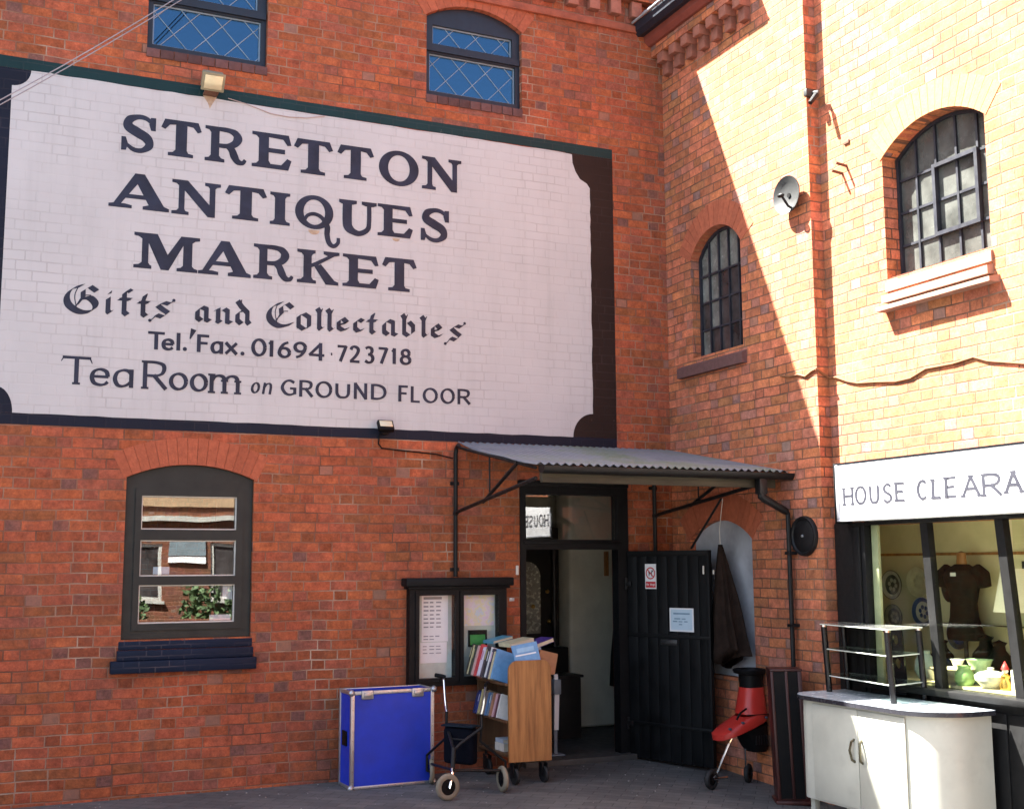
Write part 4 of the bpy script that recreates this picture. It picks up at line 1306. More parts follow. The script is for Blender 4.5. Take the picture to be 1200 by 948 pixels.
# ================================================================== CANOPY
ca = thing('canopy', 'corrugated metal canopy on black iron brackets over the doorway, with gutter and downpipe', 'canopy', (-1.1, -0.8, 2.3))
def canopy():
    mb = MB()
    nx, ny = 220, 8
    for dz, flip in ((0.0, False), (-0.004, True)):
        g = []
        for j in range(ny+1):
            t = j/ny
            xl = -2.105 + (-2.20+2.105)*t
            row = []
            for i in range(nx+1):
                x = xl + (-0.006 - xl)*i/nx
                z = 2.70 + (2.385-2.70)*t - 0.035*math.sin(math.pi*t)*(1 - i/nx)*0.8
                z += 0.0085*math.sin(2*math.pi*x/0.066) + dz
                row.append(mb.v((x, -0.01 - 1.72*t, z)))
            g.append(row)
        for j in range(ny):
            for i in range(nx):
                mb.face([g[j][i], g[j][i+1], g[j+1][i+1], g[j+1][i]])
    mb.build('roof_sheet', M['corr'], ca, ang=1.2)
    # gutter: half round channel with closed end
    mb = MB()
    prof = [(0.052*math.cos(a), 0.052*math.sin(a)) for a in [math.pi + math.pi*i/10 for i in range(11)]]
    inner = [(0.046*math.cos(a), 0.046*math.sin(a)) for a in [2*math.pi - math.pi*i/10 for i in range(11)]]
    mb.prism([prof + inner], lambda a, b, d: (d, -1.755 + a, 2.365 + b), -2.16, 0.004)
    for xx in (-2.16, -0.006):
        mb.prism([prof], lambda a, b, d: (d, -1.755 + a, 2.366 + b), xx-0.006, xx+0.0)
    mb.build('gutter', M['blackiron'], ca)
    MB().box(-2.13, -0.10, -1.69, -1.655, 2.255, 2.345, 0.004).build('fascia_beam', M['beam'], ca)
    mb = MB()
    for xx in (-1.75, -1.3, -0.85, -0.4):
        mb.prism([[(-0.02, 2.66), (-1.65, 2.36), (-1.65, 2.30), (-0.02, 2.60)]], lambda a, b, d: (d, a, b), xx-0.02, xx+0.02)
    mb.build('rafters', M['beam'], ca)
    # left bracket
    def bracket(xb, xt, zlo):
        mb = MB()
        mb.tube([(xb, -0.030, zlo), (xb, -0.030, 2.60), (xb, -0.05, 2.645), (xb, -0.10, 2.665)], 0.019, 8)
        mb.tube([(xb, -0.03, 2.10), (xb-0.01, -0.15, 2.115), (xt, -1.66, 2.285)], 0.016, 8)
        mb.tube([(xb+0.005, -0.04, 2.655), (xt, -1.66, 2.36)], 0.013, 8)
        mb.tube([(xb, -0.75, 2.53), (xb, -0.75, 2.18)], 0.007, 6)
        mb.tube([(xb, -0.62, 2.165), (xt, -1.35, 2.42)], 0.014, 8)
        mb.ball((xb, -0.032, 2.10), 0.028, sub=1)
        for z in (zlo + 0.06, 2.35):
            mb.box(xb-0.04, xb+0.04, -0.014, -0.001, z-0.015, z+0.015)
        mb.build('bracket', M['blackiron'], ca)
    bracket(-2.132, -2.165, 1.575)
    bracket(-0.20, -0.235, 1.10)
    # downpipe with swan neck
    mb = MB()
    mb.box(-0.318, -0.245, -1.785, -1.715, 2.20, 2.318, 0.006)
    mb.tube([(-0.281, -1.75, 2.22), (-0.281, -1.75, 2.185), (-0.255, -1.755, 2.165), (-0.075, -1.765, 2.075), (-0.052, -1.768, 2.05), (-0.050, -1.77, 0.02)], [0.034, 0.034, 0.032, 0.030, 0.020, 0.0185], 10)
    mb.tube([(-0.281, -1.75, 2.34), (-0.281, -1.75, 2.21)], 0.034, 10)
    for z in (1.75, 1.2):
        mb.box(-0.075, -0.001, -1.80, -1.74, z-0.012, z+0.012)
    mb.build('downpipe', M['blackiron'], ca)
    MB().tube([(-0.25, -1.157, 2.195), (-0.30, -0.773, 1.80)], 0.010, 8).build('stay_rod', M['blackiron'], ca)
canopy()

# ================================================================== NOTICE BOARD
nbd = thing('notice_board', 'black wooden notice board with two glazed doors and a cornice on the brick wall', 'notice board', (-2.12, 0, 0.70))
P1, P2 = rect(-2.476, -2.156, 0.76, 1.43), rect(-2.088, -1.763, 0.76, 1.428)
MB().prism([rect(-2.552, -1.692, 0.698, 1.478), P1, P2], fA, 0.085, 0.004).build('case', M['black'], nbd)
MB().prism([rect(-2.548, -1.696, 0.702, 1.474)], fA, 0.0039, 0.001).build('back_panel', plain('faded_board', (0.42, 0.50, 0.46), 0.8, var=0.2, scale=4, dirt=0.2), nbd)
mb = MB()
mb.box(-2.60, -1.648, -0.145, -0.001, 1.50, 1.568, 0.01).box(-2.575, -1.672, -0.118, -0.001, 1.4785, 1.4995, 0.006)
mb.build('cornice', M['black'], nbd)
for q in (P1, P2):
    x0, x1, z0, z1 = q[0][0], q[1][0], q[0][1], q[2][1]
    MB().prism([rect(x0-.028, x1+.028, z0-.028, z1+.028), rect(x0+.004, x1-.004, z0+.004, z1-.004)], fA, 0.098, 0.0852).build('door', M['black'], nbd)
    MB().prism([rect(x0+.002, x1-.002, z0+.002, z1-.002)], fA, 0.080, 0.076).build('pane', M['glass_notice'], nbd, smooth=False)

def print_lines(pen, x0, x1, z, n_words, h):
    """a line of print too small to read: word-length dashes"""
    x = x0
    for i in range(n_words):
        w = (x1-x0)/n_words*random.uniform(0.55, 0.85)
        pen.mb.prism([rect(x, x+w, z, z+h*random.uniform(0.8, 1.05))], pen.fn, pen._d(), None)
        x += (x1-x0)/n_words
# sheets inside
t1 = thing('opening_times_sheet', 'long white printed list with black heading behind the left notice board door', 'notice', (-2.31, -0.006, 1.0), 'notices inside the notice board')
MB().prism([rect(-2.42, -2.19, 1.05, 1.425)], fA, 0.0075, 0.0055).build('sheet', M['paper'], t1, smooth=False)
pen = Pen(fA, 0.0082)
pen.mb.prism([rect(-2.405, -2.245, 1.392, 1.412)], fA, 0.0082, None)
for i in range(7):
    print_lines(pen, -2.405, -2.24, 1.362 - 0.033*i, 3, 0.012)
print_lines(pen, -2.405, -2.25, 1.09, 3, 0.009); print_lines(pen, -2.405, -2.30, 1.066, 2, 0.009)
pen.mb.build('print', M['inkgrey'], t1, smooth=False)
t2 = thing('lower_sheet', 'plain white sheet pinned under the printed list in the left notice board door', 'notice', (-2.31, -0.006, 0.9), 'notices inside the notice board')
MB().prism([rect(-2.43, -2.20, 0.88, 1.045)], fA, 0.0070, 0.0052).build('sheet', M['paper'], t2, smooth=False)
pen = Pen(fA, 0.0078)
for z in (1.01, 0.985, 0.955):
    print_lines(pen, -2.41, -2.24, z, 3, 0.008)
pen.mb.build('print', M['inkgrey'], t2, smooth=False)
mp_ = MB().prism([rect(-2.08, -1.775, 1.17, 1.42)], fA, 0.0075, 0.0055).build('town_map', M['map'], None, smooth=False)
tag(mp_, 'colourful pale town map poster behind the right notice board door', 'map', 'notices inside the notice board')
gc = thing('green_card', 'green card in a black holder below the map in the notice board', 'card', (-1.93, -0.02, 1.05), 'notices inside the notice board')
MB().prism([rect(-2.01, -1.845, 1.0, 1.135), rect(-1.998, -1.857, 1.012, 1.098)], fA, 0.022, 0.006).build('holder', M['black'], gc)
MB().prism([rect(-1.997, -1.858, 1.013, 1.097)], fA, 0.012, 0.006).build('card', M['green'], gc)

# ================================================================== WALL LAMPS, DISH, VENT, CABLES
fl = thing('floodlight', 'old beige square floodlight at the top edge of the painted sign', 'floodlight', (-4.246, 0, 5.42), 'floodlights on the painted sign')
FM = Matrix.Translation((-4.246, -0.11, 5.50)) @ Matrix.Rotation(math.radians(38), 4, 'X')
mb = MB(); mb.M = FM
mb.box(-0.082, 0.082, -0.045, 0.045, -0.065, 0.065, 0.012)
mb.box(-0.09, 0.09, -0.056, -0.0455, -0.073, 0.073, 0.004)
mb.build('housing', M['beige'], fl)
mb = MB(); mb.M = FM
mb.box(-0.07, 0.07, -0.061, -0.0565, -0.055, 0.055, 0.003)
mb.build('lens', M['reflector'], fl)
MB().box(-4.30, -4.19, -0.10, -0.001, 5.405, 5.425, 0.004).box(-4.27, -4.22, -0.03, -0.001, 5.425, 5.50).build('bracket', M['rust'], fl)
fl2 = thing('floodlight', 'small black floodlight with pale lens at the bottom edge of the painted sign', 'floodlight', (-2.77, 0, 2.74), 'floodlights on the painted sign')
FM = Matrix.Translation((-2.77, -0.085, 2.80)) @ Matrix.Rotation(math.radians(-35), 4, 'X')
mb = MB(); mb.M = FM
mb.box(-0.066, 0.066, -0.02, 0.02, -0.05, 0.05, 0.006)
for i in range(7):
    mb.box(-0.05+0.0155*i, -0.045+0.0155*i, 0.02, 0.034, -0.04, 0.04)
mb.build('housing', M['blackplastic'], fl2)
mb = MB(); mb.M = FM
mb.box(-0.054, 0.054, -0.024, -0.0205, -0.022, 0.038, 0.002)
mb.build('lens', M['reflector'], fl2)
MB().box(-2.80, -2.74, -0.09, -0.001, 2.735, 2.748, 0.003).build('bracket', M['blackplastic'], fl2)
o = MB().tube([(-2.80, -0.015, 2.73), (-2.805, -0.01, 2.66), (-2.775, -0.008, 2.625), (-2.6, -0.008, 2.612), (-2.3, -0.008, 2.592), (-2.15, -0.012, 2.56)], 0.006, 6).build('lamp_cable', M['blackplastic'])
tag(o, 'thin black cable clipped to the brick from the small floodlight to the canopy bracket', 'cable')
o = MB().tube([(-4.10, -0.010, 5.41), (-3.95, -0.010, 5.385), (-3.75, -0.009, 5.335), (-3.6, -0.009, 5.33), (-3.45, -0.009, 5.345), (-3.30, -0.009, 5.385)], 0.0035, 6).build('sagging_cable', plain('pink_wire', (0.40, 0.30, 0.27), 0.7))
tag(o, 'thin sagging wire over the top of the white sign beside the beige floodlight', 'cable')
for k in range(2):
    dz = 0.045*k
    pts = []
    for i in range(13):
        t = i/12
        p = Vector((-4.318, -0.05, 6.308+dz)).lerp(Vector((-6.9, -1.985, 3.522+dz*1.1)), t)
        p.z -= 0.05*math.sin(math.pi*t)*(1+0.3*k) - 0.0
        pts.append(p)
    o = MB().tube(pts, 0.0042, 6).build('overhead_wire', M['cable'])
    tag(o, ('lower' if k == 0 else 'upper') + ' of two grey overhead wires crossing the corner above the painted sign', 'wire', 'overhead wires')

ds = thing('satellite_dish', 'small round grey dish with a bent arm on the sunlit brick wall', 'dish', (0, -1.95, 4.5))
dm = axisM((-0.048, -1.925, 4.555), (-1, -0.06, 0.0))
mb = MB()
mb.lathe([(0.0, 0.0), (0.06, 0.004), (0.11, 0.015), (0.148, 0.034), (0.153, 0.036), (0.152, 0.026), (0.11, 0.006), (0.0, -0.010)], dm, 32)
mb.build('dish', M['dish'], ds)
MB().tube([(-0.05, -1.975, 4.43), (-0.10, -1.972, 4.45), (-0.145, -1.955, 4.53)], 0.010, 8).ball((-0.147, -1.945, 4.537), 0.022, (1, 1.7, 0.8), 2).build('arm', M['blackiron'], ds)
MB().tube([(-0.001, -1.925, 4.555), (-0.058, -1.925, 4.555)], 0.02, 8).build('mount', M['blackiron'], ds)

vt = thing('round_vent', 'round black disc with a small central bolt low on the brick pier', 'vent', (0, -1.907, 1.72))
vm = axisM((-0.001, -1.907, 1.878), (-1, 0, 0))
MB().lathe([(0.0, 0.028), (0.11, 0.026), (0.122, 0.020), (0.130, 0.032), (0.145, 0.034), (0.152, 0.022), (0.154, 0.0)], vm, 40).build('disc', M['blackiron'], vt)
MB().lathe([(0.0, 0.040), (0.010, 0.037), (0.012, 0.0265)], vm, 10).build('bolt', M['alu'], vt)

cc = thing('wall_bracket', 'small dark metal bracket high on the edge of the brick pier', 'bracket', (0, -2.13, 5.2))
MB().box(-0.03, 0.06, -2.16, -2.119, 5.30, 5.36, 0.006).tube([(0.04, -2.16, 5.33), (0.04, -2.21, 5.32), (0.01, -2.23, 5.28)], 0.015, 8).build('arm', M['dish'], cc)
MB().tube([(0.015, -2.225, 5.29), (-0.05, -2.225, 5.21)], [0.022, 0.018], 10).build('head', M['blackiron'], cc)
for k, (yy, zz, L) in enumerate(((-2.375, 4.615, 0.09), (-2.425, 4.66, 0.10))):
    o = MB().tube([(XS+0.02, yy, zz), (XS-0.10, yy+0.005, zz+0.015)], 0.011, 8).build('iron_hook', M['rust'])
    tag(o, ('lower' if k == 0 else 'upper') + ' of two short rusty iron pins jutting from the sunlit wall', 'iron pin', 'iron pins in the sunlit wall')
o = MB().box(XS-0.012, XS+0.01, -2.47, -2.41, 4.83, 4.86, 0.004).build('iron_plate', M['rust'])
tag(o, 'small rusty iron plate above the two iron pins in the sunlit wall', 'iron plate')
cpts = [(-0.008, -1.68, 3.150), (-0.008, -1.80, 3.125), (-0.008, -1.90, 3.128), (-0.009, -1.99, 3.100), (-0.009, -2.07, 3.13), (-0.012, -2.122, 3.14), (XS*0.5, -2.128, 3.10), (XS-0.012, -2.14, 3.075),
        (XS-0.008, -2.217, 3.068), (XS-0.008, -2.34, 3.02), (XS-0.008, -2.452, 2.99), (XS-0.008, -2.65, 2.972), (XS-0.008, -2.854, 2.946), (XS-0.008, -3.0, 2.95), (XS-0.008, -3.149, 2.993), (XS-0.008, -3.4, 2.99), (XS-0.008, -3.58, 3.005), (XS-0.008, -3.70, 2.96), (XS-0.008, -3.986, 2.899), (XS-0.008, -4.6, 2.84)]
o = MB().tube(cpts, 0.009, 6).build('wall_cable', M['rustcable'])
tag(o, 'loose old cable wandering across the sunlit brick wall above the shop sign', 'cable')
o = MB().box(-1.57, -1.545, -0.016, -0.001, 1.585, 1.665, 0.004).build('door_bell', M['bead'])
tag(o, 'small white bell push on the brick beside the black door frame', 'bell')
o = MB().box(-1.632, -1.585, -0.006, -0.001, 1.366, 1.394, 0.001).build('wall_tag', M['sign_edge'])
tag(o, 'tiny pale label on the brick between notice board and doorway', 'label')

# ================================================================== NOTICES ON THE DOOR
fD = lambda s, z, d: tuple(doorP(s, z, d))
nd = thing('no_dogs_sign', 'small white and red no dogs sign on the open black door', 'sign', tuple(doorP(0.27, 1.46, 0.006)))
MB().prism([rect(0.212, 0.335, 1.458, 1.672)], fD, 0.009, 0.0055).build('plate', M['paper'], nd, smooth=False)
pen = Pen(fD, 0.0098)
cx, cz, R = 0.2735, 1.592, 0.047
pen.ribbon([(cx+R*math.cos(2*math.pi*i/32), cz+R*math.sin(2*math.pi*i/32)) for i in range(33)], lambda t: 0.0055)
pen.ribbon([(cx-R*.7, cz+R*.7), (cx+R*.7, cz-R*.7)], lambda t: 0.005)
pen.mb.prism([rect(0.219, 0.328, 1.468, 1.520)], fD, 0.0096, None)
pen.mb.build('red_print', M['red'], nd, smooth=False)
pen = Pen(fD, 0.0094)
dog = [(-.026,.010),(-.020,.002),(-.021,-.024),(-.013,-.024),(-.012,-.008),(.006,-.009),(.008,-.026),(.016,-.026),(.016,.002),(.020,.012),(.030,.012),(.029,.020),(.022,.024),(.018,.032),(.012,.022),(.008,.006),(-.014,.006),(-.024,.016)]
pen.mb.prism([[(cx+a, cz+b) for a, b in dog]], fD, 0.0094, None)
pen.mb.build('dog_figure', M['ink'], nd, smooth=False)
pen = Pen(fD, 0.0106)
xx = 0.226
for ch, w, zb, h in (('N', .014, 1.487, .019), ('o', .012, 1.487, .013), (' ', .008, 0, 0), ('d', .012, 1.487, .020), ('o', .012, 1.487, .013), ('g', .012, 1.481, .019), ('s', .010, 1.487, .013)):
    if ch != ' ':
        sans(pen, ch, (xx, xx+w, zb, zb+h), 0.0032, 0.0028)
    xx += w + 0.003
pen.mb.build('lettering', M['paper'], nd, smooth=False)
pn = thing('paper_notice', 'pale blue paper notice in a white frame on the open black door', 'notice', tuple(doorP(0.6, 1.10, 0.006)))
MB().prism([rect(0.474, 0.728, 1.103, 1.300)], fD, 0.009, 0.0055).build('backing', M['paper'], pn, smooth=False)
MB().prism([rect(0.488, 0.714, 1.117, 1.288)], fD, 0.0096, None).build('sheet', M['paperblue'], pn, smooth=False)
pen = Pen(fD, 0.0102)
pen.mb.prism([rect(0.515, 0.69, 1.246, 1.260)], fD, 0.0102, None)
for z, a, b, n in ((1.205, .525, .68, 2), (1.182, .51, .69, 3), (1.158, .575, .63, 1)):
    print_lines(pen, a, b, z, n, 0.010)
pen.mb.build('print', plain('blue_print', (0.16, 0.26, 0.36), 0.7), pn, smooth=False)

# little papers inside the low window
for lab, x0, x1, z0, z1, key, cat in (('white window card at the bottom right of the low window', -4.12, -3.96, 1.262, 1.305, 'paper', 'card'),
                                  ('small white picture sticker in the right corner of the lowest pane', -4.025, -3.952, 1.42, 1.53, 'paper', 'sticker'),
                                  ('pale blue card standing behind the middle pane of the low window', -4.55, -4.43, 1.615, 1.67, 'paperblue', 'card')):
    o = MB().prism([rect(x0, x1, z0, z1)], fA, -0.0735, -0.0755).build('window_card' if cat == 'card' else 'window_sticker', M[key], None, smooth=False)
    tag(o, lab, cat, 'cards stuck inside the low window')

# ================================================================== BLUE FLIGHT CASE
CM = frame2((-3.128, -0.405, 0.0), (0.668, 0.018, 0))
fcx = thing('flight_case', 'bright blue flight case with aluminium edges standing open-topped against the brick wall', 'case', (-2.8, -0.3, 0))
def flight_case():
    w, d, h = 0.672, 0.29, 0.725
    def nm(): 
        m_ = MB(); m_.M = CM; return m_
    m_ = nm(); m_.prism([rect(0.004, w-.004, 0.004, d-.004), rect(0.03, w-.03, 0.03, d-.03)], lambda a, b, z: (a, b, z), 0.012, h-0.008); m_.build('shell', M['blue_case'], fcx, smooth=False)
    m_ = nm(); m_.box(0.03, w-.03, 0.03, d-.03, 0.012, h-0.075); m_.build('lid_inside', M['darkin'], fcx, smooth=False)
    m_ = nm()
    t = 0.026
    for x in (0, w):
        for y in (0, d):
            m_.box(x-0.004 if x == 0 else x-t, x+t if x == 0 else x+0.004, y-0.004 if y == 0 else y-t, y+t if y == 0 else y+0.004, 0.0, h, 0.004)
    for z0, z1 in ((0.0, 0.026), (h-0.030, h)):
        for y in (0, d):
            m_.box(t+.0005, w-t-.0005, y-0.003 if y == 0 else y-.022, y+.022 if y == 0 else y+0.003, z0+.001, z1-.001, 0.004)
        for x in (0, w):
            m_.box(x-0.003 if x == 0 else x-.022, x+.022 if x == 0 else x+0.003, t+.0005, d-t-.0005, z0+.001, z1-.001, 0.004)
    m_.build('edging', M['alu'], fcx)
    m_ = nm()
    for i in range(9):
        zz = 0.06 + 0.075*i
        for x in (0.011, w-0.011):
            m_.ball((x, -0.0042, zz), 0.0042, (1, 0.5, 1), 1)
    for i in range(8):
        for z in (0.013, h-0.015):
            m_.ball((0.075 + 0.075*i, -0.0035, z), 0.0042, (1, 0.5, 1), 1)
    m_.build('rivets', M['chrome'], fcx)
    for xc in (0.125, 0.535):
        m_ = nm(); m_.box(xc-0.048, xc+0.048, -0.012, -0.0035, h-0.062, h+0.004, 0.008).box(xc-0.03, xc+0.03, -0.020, -0.0125, h-0.045, h-0.012, 0.006); m_.build('clasp', M['alu'], fcx)
    m_ = nm(); m_.box(-0.008, 0.0035, 0.10, 0.20, 0.31, 0.42, 0.003); m_.build('side_handle', M['blackplastic'], fcx)
    for x in (0, w):
        for z in (0.012, h-0.012):
            m_ = nm(); m_.ball((x, 0, z), 0.026, (1, 1, 1), 2); m_.build('corner_cap', M['alu'], fcx)
flight_case()

# ================================================================== THREE-WHEEL WALKER
wk = thing('wheeled_walker', 'black three-wheeled walking frame with chrome handle poles in front of the book trolley', 'walker', (-2.4, -0.8, 0))
def wheel(parent, c, r, w, axis, tyre_mat, hub_mat, name='wheel'):
    m_ = axisM(c, axis)
    wh = MB().lathe([(r*0.60, w*0.42), (r*0.80, w*0.5), (r*0.95, w*0.36), (r, 0.0), (r*0.95, -w*0.36), (r*0.80, -w*0.5), (r*0.60, -w*0.42), (r*0.60, w*0.42)], m_, 28).build(name, M[tyre_mat], parent, ang=1.0)
    MB().lathe([(0, w*0.46), (r*0.18, w*0.46), (r*0.20, w*0.26), (r*0.59, w*0.22), (r*0.61, w*0.30), (r*0.61, -w*0.30), (r*0.59, -w*0.22), (r*0.20, -w*0.26), (r*0.18, -w*0.46), (0, -w*0.46)], m_, 20).build('hub', M[hub_mat], wh)
    return wh
def walker():
    F, RL, RR = Vector((-2.611, -1.085, 0.095)), Vector((-2.482, -0.412, 0.095)), Vector((-2.125, -0.960, 0.095))
    ax = Vector((0.80, 0.60, 0)) * 1.0
    face = Vector((0.55, -0.83, 0)).normalized()
    wheel(wk, F, 0.095, 0.036, (0.10, -0.99, 0), 'tanrubber', 'blackplastic')
    wheel(wk, RL, 0.095, 0.036, (0.96, -0.28, 0), 'tanrubber', 'blackplastic')
    wheel(wk, RR, 0.095, 0.036, (0.99, -0.02, 0), 'tanrubber', 'blackplastic')
    J = Vector((-2.525, -0.985, 0.33))
    LJ, RJ = Vector((-2.455, -0.66, 0.47)), Vector((-2.295, -0.965, 0.475))
    LH, RH = Vector((-2.415, -0.50, 0.815)), Vector((-2.270, -0.985, 0.785))
    mb = MB()
    for Jt, R_ in ((LJ, RL), (RJ, RR)):
        mb.tube([Jt + Vector((0, 0, .10)), Jt, J.lerp(Jt, .25) + Vector((0, 0, .01)), J], 0.012, 8)
        out = Vector((-0.03 if R_ is RL else 0.035, 0.02, 0))
        mb.tube([Jt + Vector((0, 0, .03)), Jt + Vector((0, 0.02, -.10)), R_ + out + Vector((0, 0, .12)), R_ + out], 0.011, 8)
        mb.tube([J + Vector((0, 0, -.14)), R_ + out*0.6 + Vector((0, -.02, .06))], 0.010, 8)
        mb.tube([R_ + out, R_], 0.008, 8)
    mb.tube([J + Vector((0.0, 0.0, .02)), J + Vector((-.02, -.03, -.12))], 0.017, 10)
    mb.tube([LJ.lerp(J, .55), RJ.lerp(J, .55)], 0.008, 6)
    mb.build('frame', M['blackiron'], wk)
    mb = MB()
    K = J + Vector((-.02, -.03, -.12))
    s = Vector((0.10, -0.99, 0))*0.030
    mb.tube([K, K + Vector((-.02, -.02, -.03)) + s*0.9, F + s, F + s*0.2], [0.016, 0.011, 0.010, 0.010], 8)
    mb.build('front_fork', M['chrome'], wk)
    for Hh, Jt in ((LH, LJ), (RH, RJ)):
        MB().tube([Jt + Vector((0, 0, .09)), Jt.lerp(Hh, .55) , Hh + Vector((0.004, 0.01, -.02)), Hh], 0.0095, 10).build('handle_pole', M['chrome'], wk)
        d = Vector((-0.55, 0.55, 0.10)).normalized() if Hh is LH else Vector((0.35, 0.45, 0.06)).normalized()
        MB().tube([Hh - d*0.012, Hh + d*0.02, Hh + d*0.075], [0.012, 0.017, 0.016], 10).build('hand_grip', M['blackplastic'], wk)
        MB().tube([Hh + d*0.02 + Vector((0, 0, -.01)), Hh + d*0.04 + Vector((0, 0, -.045)), Hh + d*0.09 + Vector((0, 0, -.05))], 0.005, 6).build('brake_lever', M['blackplastic'], wk)
    # hanging bag
    mb = MB()
    mb.M = frame2((-2.40, -0.80, 0), (0.55, -0.75, 0))
    mb.box(-0.13, 0.13, -0.045, 0.055, 0.20, 0.47, 0.03, 3)
    mb.build('bag', M['seatblue'], wk)
    mb = MB()
    mb.M = frame2((-2.40, -0.80, 0), (0.55, -0.75, 0))
    mb.box(-0.14, 0.14, -0.055, 0.065, 0.471, 0.485, 0.006)
    mb.build('bag_lid', plain('blue_lid', (0.005, 0.011, 0.02), 0.7, spec=0.15), wk)
walker()

# ================================================================== BOOK TROLLEY
tr = thing('book_trolley', 'wooden book trolley with rounded end board on castors beside the doorway', 'trolley', (-1.79, -0.43, 0))
TX0, TX1, TY0, TY1 = -1.975, -1.612, -0.752, -0.115
def trolley():
    def board(y, t, mat, name):
        r = 0.075
        pts = [(TX0, 0.17), (TX1, 0.165)] + [(TX1-r+r*math.cos(a), 0.932-r+r*math.sin(a)) for a in [math.pi/2*i/8 for i in range(9)]] + [(TX0+r+r*math.cos(a), 0.932-r+r*math.sin(a)) for a in [math.pi/2+math.pi/2*i/8 for i in range(9)]]
        mb = MB().prism([pts], lambda a, b, d: (a, d, b), y, y+t)
        bmesh.ops.bevel(mb.bm, geom=[e for e in mb.bm.edges if len(e.link_faces) == 2 and e.calc_face_angle(0) > 1.2], offset=0.004, segments=2, affect='EDGES')
        return mb.build(name, mat, tr)
    board(TY0, 0.022, M['trolley'], 'end_board')
    board(TY1-0.022, 0.022, M['trolley_in'], 'end_board')
    ya, yb = TY0+0.023, TY1-0.023
    xm = (TX0+TX1)/2
    MB().box(xm-0.008, xm+0.008, ya, yb, 0.42, 0.90).build('centre_board', M['trolley_in'], tr)
    # sloped book shelves left and right, and a flat base
    for z in (0.70, 0.42):
        for s, x in ((1, TX0), (-1, TX1)):
            mb = MB()
            xo = x - s*(0.012 if s < 0 else 0.02)
            xi = xm - s*0.009
            mb.prism([[(xo, z+0.045), (xo, z+0.065), (xi, z+0.015), (xi, z-0.005)]], lambda a, b, d: (a, d, b), ya, yb)
            mb.build('shelf', M['trolley_in'], tr)
    MB().box(TX0+.01, TX1-.01, ya, yb, 0.20, 0.222, 0.003).build('base_shelf', M['trolley_in'], tr)
    for x, y in ((TX0+0.055, TY0+0.05), (TX1-0.06, TY0+0.05), (TX0+0.055, TY1-0.06), (TX1-0.06, TY1-0.06)):
        cs = MB().tube([(x, y, 0.20), (x, y, 0.15)], 0.012, 8).box(x-.022, x+.022, y-.022, y+.022, 0.150, 0.156).box(x-.024, x-.019, y-.055, y+.015, 0.055, 0.150, 0.002).box(x+.019, x+.024, y-.055, y+.015, 0.055, 0.150, 0.002).build('castor', M['blackiron'], tr)
        m_ = axisM((x, y-0.035, 0.062), (1, 0.1, 0))
        MB().lathe([(0, .012), (.022, .012), (.040, .010), (.056, .014), (.062, .006), (.062, -.006), (.056, -.014), (.040, -.010), (.022, -.012), (0, -.012)], m_, 20).build('castor_wheel', M['rubber'], cs)
trolley()

BM = {}
def bookmat(c, rough=0.5):
    key = tuple(round(x, 3) for x in c)
    if key not in BM:
        BM[key] = plain('book_cover', c, rough, var=0.12, scale=20)
    return BM[key]

def book(label, Mx, t, w, h, col, group, spine_stripe=None):
    """local: x = width from the spine, y = thickness, z = height; spine at x=0"""
    e = thing('book', label, 'book', tuple(Mx.translation), group)
    mb = MB(); mb.M = Mx
    c = 0.0022
    mb.box(0, w, 0, c, 0, h).box(0, w, t-c, t, 0, h).box(0, c, c+.0002, t-c-.0002, 0, h)
    cov = mb.build('cover', bookmat(col), e, smooth=False)
    mb = MB(); mb.M = Mx
    mb.box(c+.0005, w-.004, c+.0004, t-c-.0004, .003, h-.003)
    mb.build('pages', M['page'], e, smooth=False)
    if spine_stripe:
        mb = MB(); mb.M = Mx
        mb.box(-0.0009, -0.0001, t*.18, t*.82, h*.55, h*.88)
        mb.build('spine_label', bookmat(spine_stripe), e, smooth=False)
    return e

def shelf_book(y, t, w, h, z, lean, roll):
    """upright on the camera-side shelf, spine out to -x, tipped back by lean and sideways by roll"""
    return Matrix.Translation((TX0-0.010-0.11*max(0, (y-TY0)/(TY1-TY0))*(1.0 if z > 0.6 else 0.45), y, z + (0.03 if z > 0.6 else 0)*max(0, (y-TY0)/(TY1-TY0)))) @ Matrix.Rotation(roll, 4, 'X') @ Matrix.Rotation(lean, 4, 'Y')

TOPB = [('black hardback with cream page edge, farthest in the top row of the trolley', .016, .245, (.03,.028,.025), (.6,.5,.25)),
        ('thin cream book second from the far end of the top row', .014, .24, (.58,.50,.27), None),
        ('thin black book squeezed beside the cream one in the top row', .018, .24, (.035,.03,.03), (.55,.45,.2)),
        ('very slim dark green book in the top row', .012, .235, (.05,.06,.04), None),
        ('pale pink paperback left of the red book in the top row', .030, .245, (.50,.33,.30), None),
        ('thick bright red hardback in the top row of the trolley', .046, .262, (.50,.045,.05), None),
        ('white and lilac paperback right of the red hardback', .040, .235, (.62,.58,.66), (.45,.2,.3)),
        ('tall pink edged album with black cover in the top row', .042, .258, (.05,.035,.04), (.35,.30,.12)),
        ('black book with white stripe down its spine in the top row', .026, .245, (.03,.03,.04), (.65,.65,.68)),
        ('narrow white book between two dark ones in the top row', .016, .243, (.66,.66,.66), None),
        ('dark navy book with pink page edge in the top row', .026, .243, (.03,.03,.06), (.6,.4,.5)),
        ('cream paperback left of the large blue book', .030, .222, (.55,.46,.28), None),
        ('light blue tall book, nearest upright in the top row', .030, .240, (.13,.30,.52), None)]
y = TY1 - 0.020
for i, (lab, t, h, col, stp) in enumerate(TOPB):
    y -= t + 0.0035
    book(lab, shelf_book(y - 0.0, t, .16, h, 0.770 + (0.006 if i % 3 == 0 else 0), math.radians(19), math.radians(-9 + random.uniform(-1.5, 1.5))), t, .155, h, col, 'books in the top row of the trolley', stp)
